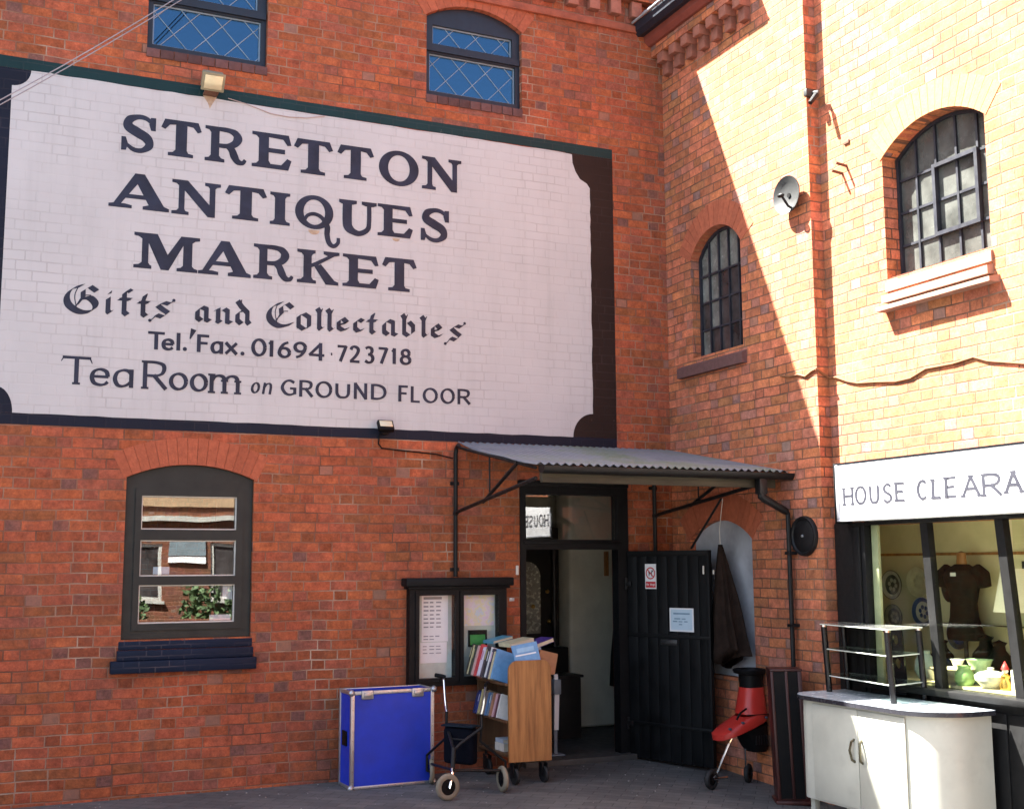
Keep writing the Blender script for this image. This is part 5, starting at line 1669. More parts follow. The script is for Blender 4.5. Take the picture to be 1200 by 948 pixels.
MIDB = [('navy blue book at the far end of the middle shelf', .036, .185, (.02,.03,.12), None),
        ('second dark blue book from the far end of the middle shelf', .028, .175, (.03,.05,.22), (.5,.5,.6)),
        ('pale yellow book behind the walker pole on the middle shelf', .032, .20, (.5,.42,.2), None),
        ('tan paperback in the middle of the lower book row', .040, .205, (.30,.21,.13), None),
        ('grey brown paperback next to the tan one on the middle shelf', .036, .18, (.20,.15,.13), None),
        ('mid blue book on the middle shelf', .030, .185, (.08,.17,.32), None),
        ('slate blue book beside the mid blue one on the middle shelf', .028, .185, (.12,.18,.25), (.5,.5,.5)),
        ('orange brown paperback on the middle shelf', .044, .19, (.36,.17,.09), None),
        ('pink paperback on the middle shelf near the end board', .040, .185, (.48,.28,.30), None),
        ('dark maroon book on the middle shelf near the end board', .026, .18, (.10,.03,.04), None),
        ('white book touching the end board on the middle shelf', .030, .19, (.62,.60,.55), None)]
y = TY1 - 0.025
for i, (lab, t, h, col, stp) in enumerate(MIDB):
    y -= t + 0.006
    book(lab, shelf_book(y, t, .13, h, 0.490, math.radians(19), math.radians(-12 + random.uniform(-2, 2))), t, .13, h, col, 'books on the middle shelf of the trolley', stp)
# books lying across the top and on the right side
def flat(x, y, z, rz, tilt=0, roll=0):
    return Matrix.Translation((x, y, z)) @ Matrix.Rotation(rz, 4, 'Z') @ Matrix.Rotation(tilt, 4, 'Y') @ Matrix.Rotation(roll + math.pi/2, 4, 'X')
GT = 'books lying on top of the trolley'
book('large sky blue book with white band, face up beside the end board', Matrix.Translation((-1.90, -0.73, 0.885)) @ Matrix.Rotation(math.radians(-8), 4, 'Y') @ Matrix.Rotation(math.radians(-12), 4, 'X'), .022, .215, .165, (.12,.30,.55), GT)
mbk = Matrix.Translation((-1.90, -0.73, 0.885)) @ Matrix.Rotation(math.radians(-8), 4, 'Y') @ Matrix.Rotation(math.radians(-12), 4, 'X')
bb = [o for o in bpy.data.objects if o.get('label', '').startswith('large sky blue')][0]
m_ = MB(); m_.M = mbk; m_.box(.012, .19, -0.0014, -0.0002, .075, .086).build('cover_band', M['paper'], bb, smooth=False)
m_ = MB(); m_.M = mbk; m_.box(.03, .18, -0.0014, -0.0002, .10, .135).build('cover_title', bookmat((.25,.45,.65)), bb, smooth=False)
book('cream hardback lying slantwise across the top of the trolley', flat(-1.86, -0.30, 1.015, 0.15, math.radians(-9)), .030, .24, .17, (.56,.52,.34), GT)
book('teal blue paperback lying at the back of the trolley top', flat(-1.93, -0.14, 1.035, 0.2, math.radians(-10)), .022, .20, .15, (.08,.26,.36), GT)
book('purple book lying on its side on the trolley top', flat(-1.70, -0.38, 0.995, 0.25, math.radians(-14)), .034, .23, .16, (.06,.03,.20), GT)
book('orange illustrated book leaning on the right side of the trolley', Matrix.Translation((-1.70, -0.68, 0.845)) @ Matrix.Rotation(math.radians(14), 4, 'Y') @ Matrix.Rotation(math.radians(-6), 4, 'X'), .030, .16, .165, (.30,.13,.06), GT)
book('dull grey blue book propped at the right end of the trolley top', Matrix.Translation((-1.60, -0.60, 0.77)) @ Matrix.Rotation(math.radians(-14), 4, 'Y'), .030, .035, .25, (.22,.26,.34), GT)
book('brown book filling the gap behind the orange one on the trolley top', Matrix.Translation((-1.76, -0.52, 0.83)) @ Matrix.Rotation(math.radians(5), 4, 'Y') @ Matrix.Rotation(math.radians(-10), 4, 'X'), .04, .14, .20, (.16,.08,.05), GT)
book('black book filling the middle of the trolley top', Matrix.Translation((-1.80, -0.62, 0.81)) @ Matrix.Rotation(math.radians(3), 4, 'Y'), .05, .10, .15, (.02,.02,.025), GT)
GL = 'books on the bottom shelf of the trolley'
book('thick white book lying on the bottom shelf of the trolley', flat(-1.95, -0.42, 0.225, 0.05), .060, .22, .16, (.60,.56,.48), GL)
book('blue grey book lying on the white one on the bottom shelf', flat(-1.945, -0.42, 0.288, 0.0), .028, .20, .15, (.40,.46,.52), GL)

# ================================================================== DOORWAY CONTENTS
st = thing('paper_stand', 'narrow white stand with a grey box at its top just inside the doorway', 'stand', (-1.13, 0.14, 0.045))
MB().box(-1.165, -1.095, 0.10, 0.16, 0.56, 0.685, 0.006).build('box', M['greyplastic'], st)
MB().prism([[(-1.150, 0.685), (-1.115, 0.685), (-1.118, 0.73), (-1.148, 0.73)]], fA, -0.12, -0.14).prism([[(-1.155, 0.26), (-1.115, 0.26), (-1.105, 0.56), (-1.150, 0.56)]], fA, -0.12, -0.135).build('paper_strip', M['paper'], st)
MB().box(-1.15, -1.12, 0.136, 0.15, 0.05, 0.56).box(-1.20, -1.07, 0.09, 0.20, 0.046, 0.058, 0.003).build('post', M['greyplastic'], st)
hs = thing('hall_stand', 'dark carved hall stand with arched mirror inside the doorway', 'furniture', (-0.75, 1.7, 0.036))
MB().box(-1.35, -0.28, 1.55, 1.95, 0.036, 0.85, 0.01).box(-1.35, -0.28, 1.75, 1.95, 0.851, 2.05, 0.01).build('carcass', M['interior_dark'], hs)
MB().prism([arch_loop(-0.80, -0.50, 0.98, 1.55, 1.70, 12)], lambda a, b, d: (a, 1.74-d, b), 0.004, 0.0).build('mirror', M['mirror'], hs, smooth=False)
for xx in (-0.95, -0.38):
    MB().lathe([(0.03, 0.85), (0.018, 0.95), (0.035, 1.1), (0.018, 1.25), (0.034, 1.45), (0.018, 1.65), (0.036, 1.80), (0.0, 1.88)], Matrix.Translation((xx, 1.66, 0)), 12).build('turned_post', M['interior_dark'], hs)
for zz, xx in ((1.10, -0.42), (1.25, -0.60), (1.40, -0.44)):
    MB().ball((xx, 1.70, zz), 0.022, sub=2).build('knob', M['brass'], hs)
bx = thing('dark_chest', 'dark low chest at the foot of the pale pillar inside the doorway', 'chest', (-0.55, 1.2, 0.036))
MB().box(-0.88, -0.42, 1.02, 1.40, 0.036, 0.60, 0.01).build('body', M['interior_dark'], bx)
MB().box(-0.90, -0.40, 1.00, 1.42, 0.601, 0.625, 0.006).build('lid', M['interior_dark'], bx)
hc = thing('hanging_coat', 'dark coat hanging on the pale wall inside the doorway at right', 'coat', (0.25, 1.55, 0.9))
mb = MB()
mb.lathe([(0.0, 1.62), (0.05, 1.60), (0.10, 1.45), (0.13, 1.1), (0.17, 0.75), (0.19, 0.45), (0.15, 0.44), (0.0, 0.5)], Matrix.Translation((0.36, 1.52, 0)) @ Matrix.Diagonal((1, 0.5, 1, 1)), 20)
mb.build('cloth', M['dress'], hc)
pc = thing('wall_panel', 'orange brown strip of wood on the wall above the hanging coat', 'panel', (0.19, 1.58, 1.6))
MB().box(0.17, 0.22, 1.595, 1.615, 1.55, 1.80, 0.004).build('panel', M['trolley'], pc)

# ================================================================== BROWN COAT BY THE NICHE
def brown_coat():
    e = thing('brown_coat', 'long brown waxed coat hanging by a string in front of the blue grey niche', 'coat', (-0.1, -1.0, 0.9))
    mb = MB()
    n, m = 56, 30
    g = []
    for j in range(m+1):
        t = j/m
        z = 1.83 - 0.93*t
        w = 0.018 + 0.175*min(1, (t/0.95)**0.8)
        cy = -0.885 - 0.14*t
        cx = -0.085 - 0.03*t
        dep = 0.02 + 0.055*min(1, t*1.6)
        row = []
        for i in range(n):
            a = 2*math.pi*i/n
            f = 1 + 0.30*t**0.5*math.sin(6*a + 1.3 + t*1.6) + 0.16*t**0.5*math.sin(11*a + 2*t) + 0.05*math.sin(9*t + 2*a)
            zz = z - (0.07*math.sin(a*1.0+0.4) + 0.03*math.sin(3*a))*(t**3)
            row.append(mb.v((cx + dep*math.cos(a)*f, cy + w*math.sin(a)*f, zz)))
        g.append(row)
    for j in range(m):
        for i in range(n):
            mb.face([g[j][i], g[j][(i+1) % n], g[j+1][(i+1) % n], g[j+1][i]])
    mb.face(g[0]); mb.face(list(reversed(g[m])))
    mb.build('cloth', M['coat'], e, ang=2.0)
    MB().tube([(-0.085, -0.885, 1.82), (-0.10, -0.90, 1.95), (-0.23, -1.15, 2.20)], 0.003, 6).build('string', M['bead'], e)
    for z, yy in ((1.62, -0.872), (1.32, -0.83)):
        MB().tube([(-0.15, yy, z), (-0.15, yy+0.004, z-0.035)], 0.006, 8).build('toggle', M['bead'], e)
brown_coat()

# ================================================================== GARDEN SHREDDER
def shredder():
    Y = -1.30
    e = thing('garden_shredder', 'red and black garden shredder on small wheels against the brick wall', 'shredder', (-0.25, Y, ground_z(-0.25, Y)))
    c = Vector((-0.165, Y, 0))
    def ring(z, x0, x1, hy, n=20, sq=3.0, dz=0.0):
        pts = []
        for i in range(n):
            a = 2*math.pi*i/n
            ca_, sa_ = math.cos(a), math.sin(a)
            k = (abs(ca_)**sq + abs(sa_)**sq)**(-1/sq)
            pts.append(((x0+x1)/2 + (x1-x0)/2*ca_*k, Y + hy*sa_*k, z + dz*ca_*k))
        return pts
    def loft(rings, cap=True):
        mb = MB()
        R = [[mb.v(p) for p in r] for r in rings]
        for A, B in zip(R, R[1:]):
            for i in range(len(A)):
                j = (i+1) % len(A)
                mb.face([A[i], A[j], B[j], B[i]])
        if cap:
            mb.face(list(reversed(R[0]))); mb.face(R[-1])
        return mb
    loft([ring(0.70, -0.195, -0.03, 0.085), ring(0.80, -0.20, -0.025, 0.09), ring(0.81, -0.235, -0.012, 0.115), ring(0.835, -0.245, -0.010, 0.12), ring(0.845, -0.235, -0.014, 0.115), ring(0.842, -0.20, -0.03, 0.09), ring(0.78, -0.18, -0.05, 0.07)]).build('hopper', M['blackplastic'], e)
    red = loft([ring(0.50, -0.235, -0.012, 0.115), ring(0.56, -0.225, -0.016, 0.105), ring(0.70, -0.198, -0.026, 0.088), ring(0.705, -0.19, -0.034, 0.08)])
    # flared skirt reaching forward and down to the left
    R2 = [ring(0.385, -0.46, 0.0 - 0.004, 0.125, dz=0.075), ring(0.425, -0.465, -0.002, 0.13, dz=0.075), ring(0.455, -0.42, -0.004, 0.125, dz=0.07), ring(0.50, -0.24, -0.012, 0.115, dz=0.02)]
    V = [[red.v(p) for p in r] for r in R2]
    for A, B in zip(V, V[1:]):
        for i in range(len(A)):
            j = (i+1) % len(A)
            red.face([A[i], A[j], B[j], B[i]])
    red.face(list(reversed(V[0])))
    red.build('housing', M['redplastic'], e)
    loft([ring(0.21, -0.16, -0.015, 0.085), ring(0.25, -0.19, -0.008, 0.10), ring(0.40, -0.26, -0.004, 0.105, dz=0.03)]).build('motor_cover', M['blackplastic'], e)
    mb = MB()
    for i in range(5):
        mb.box(-0.155+0.024*i, -0.143+0.024*i, Y-0.1065, Y-0.09, 0.27, 0.34, 0.002)
    mb.build('vent_slots', M['blackiron'], e)
    for px_, pz_ in ((-0.40, 0.405), (-0.28, 0.445), (-0.06, 0.475)):
        MB().lathe([(0.0, 0.004), (0.009, 0.003), (0.010, -0.02), (0.0, -0.02)], axisM((px_, Y-0.122, pz_), (0, -1, 0)), 10).build('bolt', M['darkin'], e)
    MB().box(-0.232, -0.012, Y-0.1175, Y-0.1, 0.497, 0.503, 0.001).build('seam', M['blackplastic'], e)
    w1 = Vector((-0.575, Y-0.10, ground_z(-0.575, Y) + 0.075)); w2 = Vector((-0.115, Y+0.07, ground_z(-0.1, Y) + 0.075))
    mb = MB()
    mb.tube([(-0.375, Y-0.085, 0.40), (-0.37, Y-0.09, 0.335), (-0.40, Y-0.09, 0.29), w1 + Vector((0.05, 0.01, 0.03)), w1], 0.010, 8)
    mb.tube([(-0.17, Y+0.02, 0.23), (-0.15, Y+0.05, 0.10), w2], 0.010, 8)
    mb.tube([w1, w1 + Vector((0.16, 0.02, 0.0))], 0.010, 8)
    mb.build('leg_tubes', M['chrome'], e)
    wheel(e, w1, 0.075, 0.04, (0.35, -0.93, 0), 'rubber', 'blackplastic')
    wheel(e, w2, 0.075, 0.04, (0.6, -0.8, 0), 'rubber', 'blackplastic')
    MB().tube([(-0.235, Y-0.10, 0.55), (-0.30, Y-0.11, 0.52), (-0.33, Y-0.10, 0.47)], 0.008, 8).build('cord', M['blackplastic'], e)
shredder()

# ================================================================== DARK RED TOWER
def tower():
    cx, cy = -0.225, -1.93
    gz = ground_z(cx, cy)
    e = thing('wooden_tower', 'tall dark red wooden rack with two black vertical slots beside the white counter', 'rack', (cx, cy, gz))
    def nm():
        m_ = MB(); m_.M = Matrix(((1, 0, -0.02, 0.02*gz), (0, 1, 0.03, -0.03*gz), (0, 0, 1, 0), (0, 0, 0, 1))) @ frame2((cx, cy, gz), (0.88, -0.47, 0)); return m_
    w, d = 0.115, 0.10
    m_ = nm()
    m_.box(-w, w, -d, d, 0.03, 0.95, 0.004)
    m_.box(-w-.018, w+.018, -d-.018, d+.018, 0.0, 0.03, 0.006)
    m_.box(-w-.004, w+.004, -d-.012, d+.004, 0.9505, 0.966, 0.004)
    for a in (-w+0.004, -0.006, w-0.028):
        m_.box(a-0.004, a+0.016 if a < 0.05 else a+0.026, -d-0.010, -d-0.0003, 0.04, 0.95, 0.003)
    m_.build('carcass', M['mahog'], e)
    for a0, a1 in ((-w+.021, -.012), (.011, w-.034)):
        m_ = nm(); m_.box(a0, a1, -d-0.004, -d-0.0004, 0.045, 0.948); m_.build('black_panel', M['blackplastic'], e)
tower()

# ================================================================== WHITE COUNTER
def counter():
    x0, x1, ya, yb = -0.455, 0.015, -2.30, -3.64
    g = ground_z(-0.2, -3.0)
    zt = 0.765
    e = thing('white_counter', 'white bow-ended counter cupboard with dark-edged worktop below the shop window', 'counter', (-0.2, -3.05, g))
    def outline(o, rl=0.14, rr=0.30):
        L = [(x1, ya+o)]
        r = rl + o
        c = (x0+rl, ya-rl)
        L += [(c[0]+r*math.cos(math.radians(90+90*i/10)), c[1]+r*math.sin(math.radians(90+90*i/10))) for i in range(11)]
        r = rr + o
        c = (x0+rr, yb+rr)
        L += [(c[0]+r*math.cos(math.radians(180+90*i/14)), c[1]+r*math.sin(math.radians(180+90*i/14))) for i in range(15)]
        L += [(x1, yb-o)]
        return L
    fz = lambda a, b, d: (a, b, d)
    MB().prism([outline(0.0)], fz, 0.07, zt-0.032).build('body', M['cab'], e, ang=0.5)
    MB().prism([outline(0.040)], fz, zt-0.0315, zt-0.003).build('edge_band', M['cabedge'], e, ang=0.5)
    MB().prism([outline(0.037)], fz, zt-0.0029, zt).build('worktop', M['cabtop'], e, ang=0.5)
    for y0, y1 in ((-2.50, -2.960), (-2.966, -3.40)):
        MB().box(x0-0.010, x0-0.0005, y1, y0, 0.085, zt-0.05, 0.003).build('door', M['cab'], e)
    for yc in (-2.925, -3.000):
        s = 1 if yc > -2.96 else -1
        pts = [(x0-0.008, yc, 0.525), (x0-0.032, yc+s*0.004, 0.51), (x0-0.040, yc+s*0.014, 0.455), (x0-0.032, yc+s*0.004, 0.395), (x0-0.008, yc, 0.38)]
        MB().tube(pts, 0.0085, 8).build('handle', plain('bronze_handle', (0.10, 0.09, 0.06), 0.3, 0.8), e)
    for x, y in ((x0+0.10, ya-0.06), (x0+0.22, yb+0.10), (x1-0.06, ya-0.06), (x1-0.06, yb+0.08)):
        gg = ground_z(x, y)
        MB().box(x-0.022, x+0.022, y-0.022, y+0.022, gg-0.002, 0.0695, 0.003).build('leg', M['cab'], e)
counter()

# ================================================================== GLASS STAND
def glass_stand():
    zt = 0.7655
    SH = Matrix(((1, 0, -0.055, 0.055*0.7655), (0, 1, 0.01, -0.01*0.7655), (0, 0, 1, 0), (0, 0, 0, 1)))   # the stand leans a little
    def MB2():
        q_ = MB(); q_.M = SH; return q_
    e = thing('glass_stand', 'black legged three tier glass stand on top of the white counter', 'stand', (-0.1, -2.75, zt))
    A, B, D = Vector((-0.195, -2.36, zt)), Vector((-0.300, -3.13, zt)), Vector((0.06, -3.03, zt))
    Cc = A + (D - B)
    Cc.x = min(Cc.x, 0.06)
    u = (B - A); v = (D - B)
    def quad(o):
        un, vn = u.normalized()*o, v.normalized()*o
        return [A - un - vn, B + un - vn, D + un + vn, Cc - un + vn]
    for i, z in enumerate((0.875, 1.062, 1.235)):
        q = quad(0.022 if i == 2 else 0.0)
        mb = MB2().prism([[(p.x, p.y) for p in q]], lambda a, b, d: (a, b, d), z, z+0.008)
        sh = mb.build('glass_shelf', M['glass_smoke'] if i < 2 else M['glass_top'], e, smooth=False)
        mb = MB2()
        for a, b in zip(q, q[1:] + q[:1]):
            mb.tube([(a.x, a.y, z+0.004), (b.x, b.y, z+0.004)], 0.0046, 6)
        mb.build('polished_edge', M['edgeglass'], sh)
    for p in (A, B, D, Cc):
        lg = MB2().tube([(p.x, p.y, zt+0.001), (p.x, p.y, 1.2345)], 0.021, 14).build('leg', M['glossblack'], e)
        MB2().tube([(p.x, p.y, 1.222), (p.x, p.y, 1.2342)], 0.0235, 14).build('collar', M['chrome'], lg)
    # cable column at the back with round holes
    c = D.lerp(Cc, 0.30)
    dirv = (Cc - D).normalized()
    hw = 0.065
    def fn(a, b, d):
        q = c + dirv*a
        return (q.x + 0.012 - d, q.y, b)
    hole = lambda zc: [(0.030*math.cos(2*math.pi*i/20), zc + 0.036*math.sin(2*math.pi*i/20)) for i in range(20)]
    MB2().prism([rect(-hw, hw, zt+0.002, 1.228), hole(0.985), hole(1.145)], fn, 0.0, 0.016).build('cable_column', M['glossblack'], e)
M['glossblack'] = plain('gloss_black', (0.006, 0.006, 0.007), 0.2, var=0.1, spec=0.35)
M['edgeglass'] = plain('glass_edge', (0.55, 0.58, 0.50), 0.15, var=0.1)
M['glass_top'] = glass('frosted_top_glass', 0.30, (0.75, 0.78, 0.70), 0.25)
glass_stand()

# ================================================================== SHOP WINDOW GOODS
def plate(label, y, z, r, mat, rim, X=0.84, oval=1.0):
    e = thing('plate', label, 'plate', (X, y, z-r), 'plates hung in the shop window')
    m_ = axisM((X, y, z), (-1, 0, 0)) @ Matrix.Diagonal((1, oval, 1, 1))
    MB().lathe([(0, 0.006), (r*.60, 0.006), (r*.66, 0.010), (r*.97, 0.022), (r, 0.022), (r*.98, 0.016), (r*.64, 0.0), (0, 0.0)], m_, 36).build('body', mat, e)
    MB().lathe([(r*.68, 0.0118), (r*.95, 0.0222)], m_, 36).build('rim_pattern', rim, e)
    mb = MB()
    for i in range(6):
        a = i*math.pi/3 + .3
        q = m_ @ Vector((r*.32*math.cos(a), r*.32*math.sin(a), 0.0068))
        mb.lathe([(0, .0008), (r*.15, .0002)], axisM(q, (-1, 0, 0)), 10)
    mb.build('centre_pattern', rim, e)
pl_c = plain('plate_cream', (0.46, 0.42, 0.30), 0.3); pl_g = plain('plate_grey_pattern', (0.30, 0.30, 0.24), 0.3)
pl_b = plain('plate_blue_pattern', (0.04, 0.07, 0.20), 0.3); pl_w = plain('plate_white', (0.5, 0.5, 0.48), 0.3); pl_d = plain('plate_dark', (0.08, 0.085, 0.08), 0.3)
plate('large cream plate with faint grey centre on the cream back board', -2.19, 1.525, 0.118, pl_c, plain('plate_pale_rim', (0.40, 0.37, 0.27), 0.3))
plate('dark plate with pale leaf pattern left of the cream plate', -1.905, 1.50, 0.115, pl_d, pl_w, oval=1.0)
plate('blue and white plate below the large cream plate', -2.23, 1.30, 0.115, pl_w, pl_b)
plate('dark patterned plate lowest at the left in the shop window', -1.91, 1.25, 0.10, pl_d, pl_g)
plate('plain dark blue plate behind the second shop pane', -2.58, 1.15, 0.11, pl_b, pl_d)
o = thing('carved_mask', 'small dark carved mask with a pale tag behind the second shop pane', 'mask', (0.83, -2.50, 1.40))
MB().ball((0.83, -2.50, 1.50), 0.09, (0.35, 0.75, 1.35), 3).ball((0.80, -2.50, 1.49), 0.02, (1, .8, 1.8), 1).build('face', M['interior_dark'], o)
MB().box(0.785, 0.79, -2.53, -2.485, 1.545, 1.565).build('price_tag', M['paper'], o)
def dress():
    e = thing('dress_form', 'black sequinned dress on a wooden bust in the middle of the shop window', 'dress form', (0.70, -2.75, 1.15))
    Mx = Matrix.Translation((0.72, -2.755, 0)) @ Matrix.Diagonal((0.55, 1, 1, 1))
    MB().lathe([(0.15, 1.12), (0.16, 1.16), (0.125, 1.28), (0.115, 1.38), (0.14, 1.48), (0.165, 1.56), (0.14, 1.62), (0.06, 1.66)], Mx, 24).build('dress', M['dress'], e)
    for s in (-1, 1):
        MB().tube([(0.72, -2.755 + s*0.13, 1.62), (0.72, -2.755 + s*0.19, 1.58), (0.72, -2.755 + s*0.21, 1.50)], [0.05, 0.055, 0.045], 10).build('sleeve', M['dress'], e)
    MB().lathe([(0.05, 1.655), (0.042, 1.70), (0.04, 1.74), (0.0, 1.755)], Mx, 16).build('bust_neck', M['trolley'], e)
    MB().tube([(0.72, -2.755, 1.15), (0.72, -2.755, 0.805)], 0.015, 8).lathe([(0.12, 0.801), (0.10, 0.82), (0.0, 0.83)], Matrix.Translation((0.72, -2.755, 0)), 16).build('stand_post', M['interior_dark'], e)
    MB().box(0.62, 0.624, -2.79, -2.74, 1.575, 1.60).build('price_tag', M['paper'], e)
dress()
lp = thing('table_lamp', 'table lamp with a large cream shade behind the right-hand shop mullion', 'lamp', (0.45, -3.50, 0.80))
mb = MB()
mb.lathe([(0.155, 1.35), (0.095, 1.63), (0.092, 1.63), (0.152, 1.35)], Matrix.Translation((0.45, -3.50, 0)), 32)
mb.build('lamp_shade', M['shade'], lp)
MB().lathe([(0.08, 0.801), (0.075, 0.83), (0.03, 0.86), (0.05, 0.98), (0.06, 1.05), (0.025, 1.18), (0.012, 1.25), (0.012, 1.45), (0.0, 1.46)], Matrix.Translation((0.45, -3.50, 0)), 20).build('lamp_base', M['brass'], lp)
GD = 'pots and ornaments on the shop window ledge'
def pot(name, label, cat, x, y, prof, mat, n=24):
    o = MB().lathe([(r, 0.861+z) for r, z in prof], Matrix.Translation((x, y, 0)), n).build(name, mat)
    tag(o, label, cat, GD)
    return o
pot('vase', 'small white waisted vase next to the first mullion on the window ledge', 'vase', 0.42, -2.97, [(0, 0), (.032, 0), (.03, .02), (.02, .07), (.022, .09), (.045, .145), (.05, .15), (.044, .148), (.02, .10), (0, .09)], M['porcelain'])
pot('planter', 'pale green flared pot right of the small white vase', 'pot', 0.42, -3.17, [(0, 0), (.045, 0), (.05, .03), (.055, .09), (.085, .16), (.09, .163), (.082, .158), (.05, .10), (0, .09)], M['greenpot'])
pot('bowl', 'wide cream bowl in front of the green pot on the window ledge', 'bowl', 0.30, -3.05, [(0, 0), (.05, 0), (.06, .02), (.12, .07), (.15, .10), (.155, .102), (.145, .098), (.05, .03), (0, .025)], plain('cream_glaze', (0.6, 0.52, 0.36), 0.3))
pot('green_jug', 'squat green glazed jug low beside the first mullion', 'jug', 0.26, -2.97+(-0.22), [(0, 0), (.05, 0), (.065, .03), (.06, .08), (.04, .11), (.045, .13), (.04, .128), (0, .1)], plain('green_glaze', (0.22, 0.36, 0.14), 0.3))
pot('dish_white', 'white oval tureen in the middle of the window ledge', 'tureen', 0.28, -3.40, [(0, 0), (.05, 0), (.06, .01), (.10, .05), (.105, .08), (.08, .10), (.02, .115), (.022, .13), (0, .135)], M['porcelain'])
pot('round_jar', 'grey blue rounded jar seen past the glass stand', 'jar', 0.42, -2.66, [(0, 0), (.05, 0), (.075, .05), (.07, .12), (.035, .17), (.04, .19), (0, .185)], plain('blue_grey_glaze', (0.35, 0.45, 0.50), 0.3))
pot('little_cup', 'small white cup behind the glass stand leg', 'cup', 0.36, -2.80, [(0, 0), (.025, 0), (.03, .01), (.04, .06), (.042, .07), (.036, .065), (0, .02)], M['porcelain'])
dl = thing('figurine', 'small clown figurine with red hat and gold costume beside the white block', 'figurine', (0.27, -3.53, 0.80), GD)
MB().lathe([(0, .861), (.035, .861), (.04, .89), (.022, .93), (.03, .95), (.012, .965), (0, .967)], Matrix.Translation((0.27, -3.53, 0)), 14).build('costume', M['brass'], dl)
MB().ball((0.27, -3.53, 0.982), 0.02, sub=2).build('head', M['porcelain'], dl)
MB().lathe([(.026, .990), (.022, 1.005), (0, 1.045)], Matrix.Translation((0.27, -3.53, 0)), 12).build('hat', M['red'], dl)
wb = MB().box(0.24, 0.36, -3.72, -3.60, 0.861, 0.995, 0.006).build('white_box', M['sign_white'])
tag(wb, 'plain white box at the right end of the visible window ledge', 'box', GD)

for lab, x_, y_, sc_ in (('dark round bellied vase below the dress in the shop window', 0.62, -2.62, 1.0), ('tall dark jug at the back of the shop window ledge', 0.74, -2.92, 1.15), ('dark lidded urn behind the green pot', 0.66, -3.12, 1.05)):
    pot('dark_vase', lab, 'vase', x_, y_, [(0, 0), (.05*sc_, 0), (.055*sc_, .02), (.085*sc_, .09*sc_), (.08*sc_, .15*sc_), (.04*sc_, .20*sc_), (.035*sc_, .23*sc_), (.05*sc_, .25*sc_), (.02*sc_, .26*sc_), (0, .27*sc_)], M['dress'])
pf = thing('picture_frame', 'dark framed brown picture behind the table lamp in the shop window', 'picture', (0.84, -3.45, 1.25))
MB().prism([rect(-3.20, -3.85, 1.22, 1.68), rect(-3.25, -3.80, 1.27, 1.63)], fBx(0.858), 0.03, 0.0).build('frame', M['interior_dark'], pf)
MB().prism([rect(-3.25, -3.80, 1.27, 1.63)], fBx(0.858), 0.012, 0.0).build('picture', M['trolley_in'], pf)
mb = MB()
for i in range(150):
    x_ = random.uniform(-6.5, -0.05); y_ = -abs(random.gauss(0, 1.0))*0.9 - 0.01
    if y_ < -3.5: continue
    r_ = random.uniform(0.002, 0.008)
    mb.ball((x_, y_, ground_z(x_, y_) + r_*0.4), r_, (1, random.uniform(.6, 1.4), 0.6), 1)
o = mb.build('grit', M['moss'])
o['kind'] = 'stuff'; o['label'] = 'small pale grit and chips scattered along the foot of the brick wall'; o['category'] = 'grit'

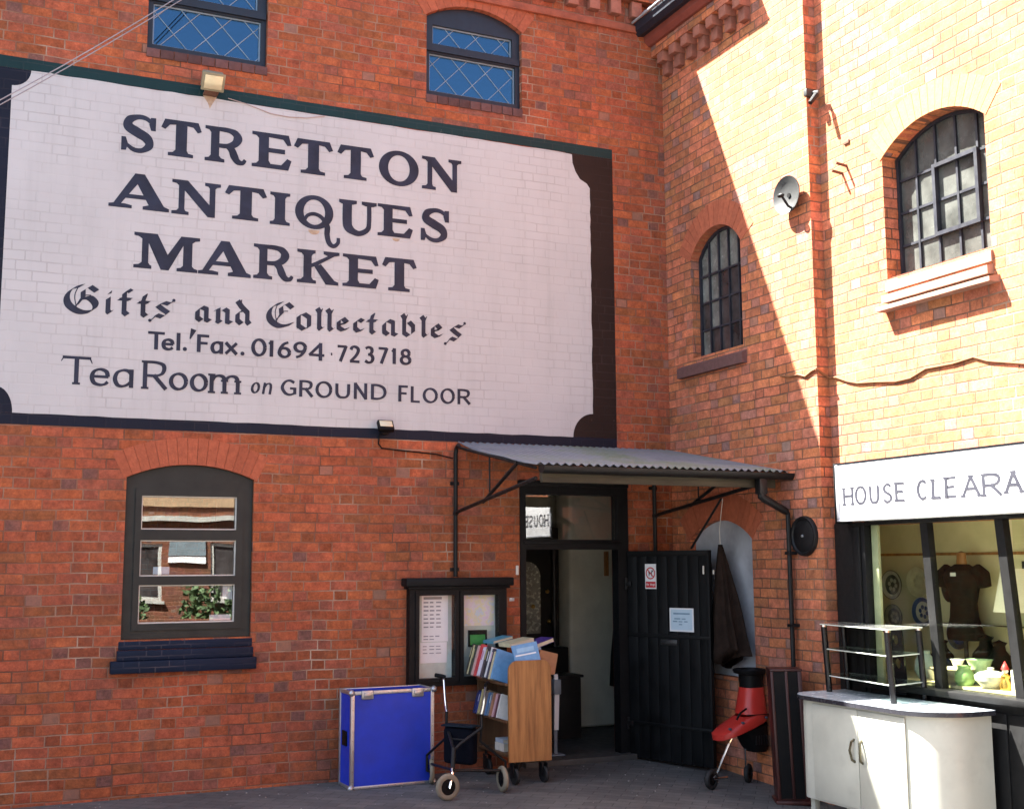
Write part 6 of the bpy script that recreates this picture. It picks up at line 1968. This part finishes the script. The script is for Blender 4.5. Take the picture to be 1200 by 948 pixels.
# ================================================================== ACROSS THE YARD (seen only in reflections)
hb = thing('opposite_house', 'sunlit brick house across the yard mirrored in the low window', 'house', (-2, -17, 0))
hol = [rect(-2.62, -2.02, 0.95, 2.15), rect(-1.02, -0.42, 0.95, 2.15), rect(-5.2, -4.2, 0.95, 2.15), rect(1.2, 2.2, 0.95, 2.15)]
fH = lambda a, b, d: (a, -17.0 + d, b)
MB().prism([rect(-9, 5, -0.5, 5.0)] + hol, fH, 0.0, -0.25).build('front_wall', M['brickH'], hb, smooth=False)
MB().box(-9, 5, -23, -17.26, -0.5, 5.0).build('back_block', M['interior_dark'], hb, smooth=False)
MB().prism([[(-16.6, 4.9), (-20, 7.6), (-23.4, 4.9)]], lambda a, b, d: (d, a, b), -9.3, 5.3).build('roof', M['roof'], hb, smooth=False)
for q in hol:
    x0, x1, z0, z1 = q[0][0], q[1][0], q[0][1], q[2][1]
    wf = MB().prism([rect(x0, x1, z0, z1), rect(x0+.07, x1-.07, z0+.07, z1-.07)], fH, -0.03, -0.10).box(x0-.05, x1+.05, -17.0, -16.93, z0-.06, z0-.001).build('window', M['white_upvc'], hb)
    MB().prism([rect(x0+.07, x1-.07, z0+.07, z1-.07)], fH, -0.06, -0.07).build('pane', M['glass_dark'], wf, smooth=False)
MB().box(-9, 5, -17.0, -16.85, 2.62, 2.74).build('string_course', M['white_upvc'], hb)
MB().box(-9, 5, -17.0, -16.95, 2.95, 5.0).build('render_panel', plain('tan_render', (0.35, 0.24, 0.14), 0.8), hb)
o = MB().box(-1.88, -1.14, -17.0, -16.96, 1.86, 2.36).build('grey_board', plain('grey_board', (0.16, 0.20, 0.22), 0.5))
tag(o, 'blank grey board on the opposite house mirrored in the low window', 'board')
o = MB().box(-1.88, -1.14, -17.0, -16.955, 1.72, 1.84).build('white_strip', M['sign_white'])
tag(o, 'white strip under the grey board on the opposite house', 'board')
def shrub(lab, x, y, r, h):
    mb = MB()
    for i in range(420):
        a = random.uniform(0, 2*math.pi); t = random.random()
        rr = r*math.sqrt(random.random())*(1 - 0.5*abs(t-0.45))
        p = Vector((x + rr*math.cos(a), y + rr*math.sin(a), 0.1 + h*t))
        s = random.uniform(0.05, 0.11)
        d1 = Vector((random.uniform(-1, 1), random.uniform(-1, 1), random.uniform(-1, 1))).normalized()*s
        d2 = d1.cross(Vector((random.uniform(-1, 1), random.uniform(-1, 1), random.uniform(-1, 1)))).normalized()*s*0.6
        mb.face([mb.v(p-d1), mb.v(p+d2), mb.v(p+d1), mb.v(p-d2)])
    e = thing('shrub', lab, 'shrub', (x, y, 0), 'shrubs across the yard')
    mb.build('foliage', M['foliage'], e, smooth=False)
    MB().tube([(x, y, -0.05), (x, y, h*0.7)], [0.03, 0.01], 6).build('stem', M['trolley_in'], e)
shrub('wide dark shrub before the left end of the opposite house', -2.9, -16.2, 0.55, 0.95)
shrub('tall dark shrub below the grey board on the opposite house', -1.35, -16.2, 0.50, 1.25)
shrub('thin green shrub at the right of the opposite house', -0.55, -16.2, 0.30, 1.15)
o = MB().box(-9, 5, -15.6, -15.4, -0.3, 0.62).build('garden_wall', M['brickH'], None, smooth=False)
tag(o, 'low brick garden wall in front of the opposite house', 'wall')
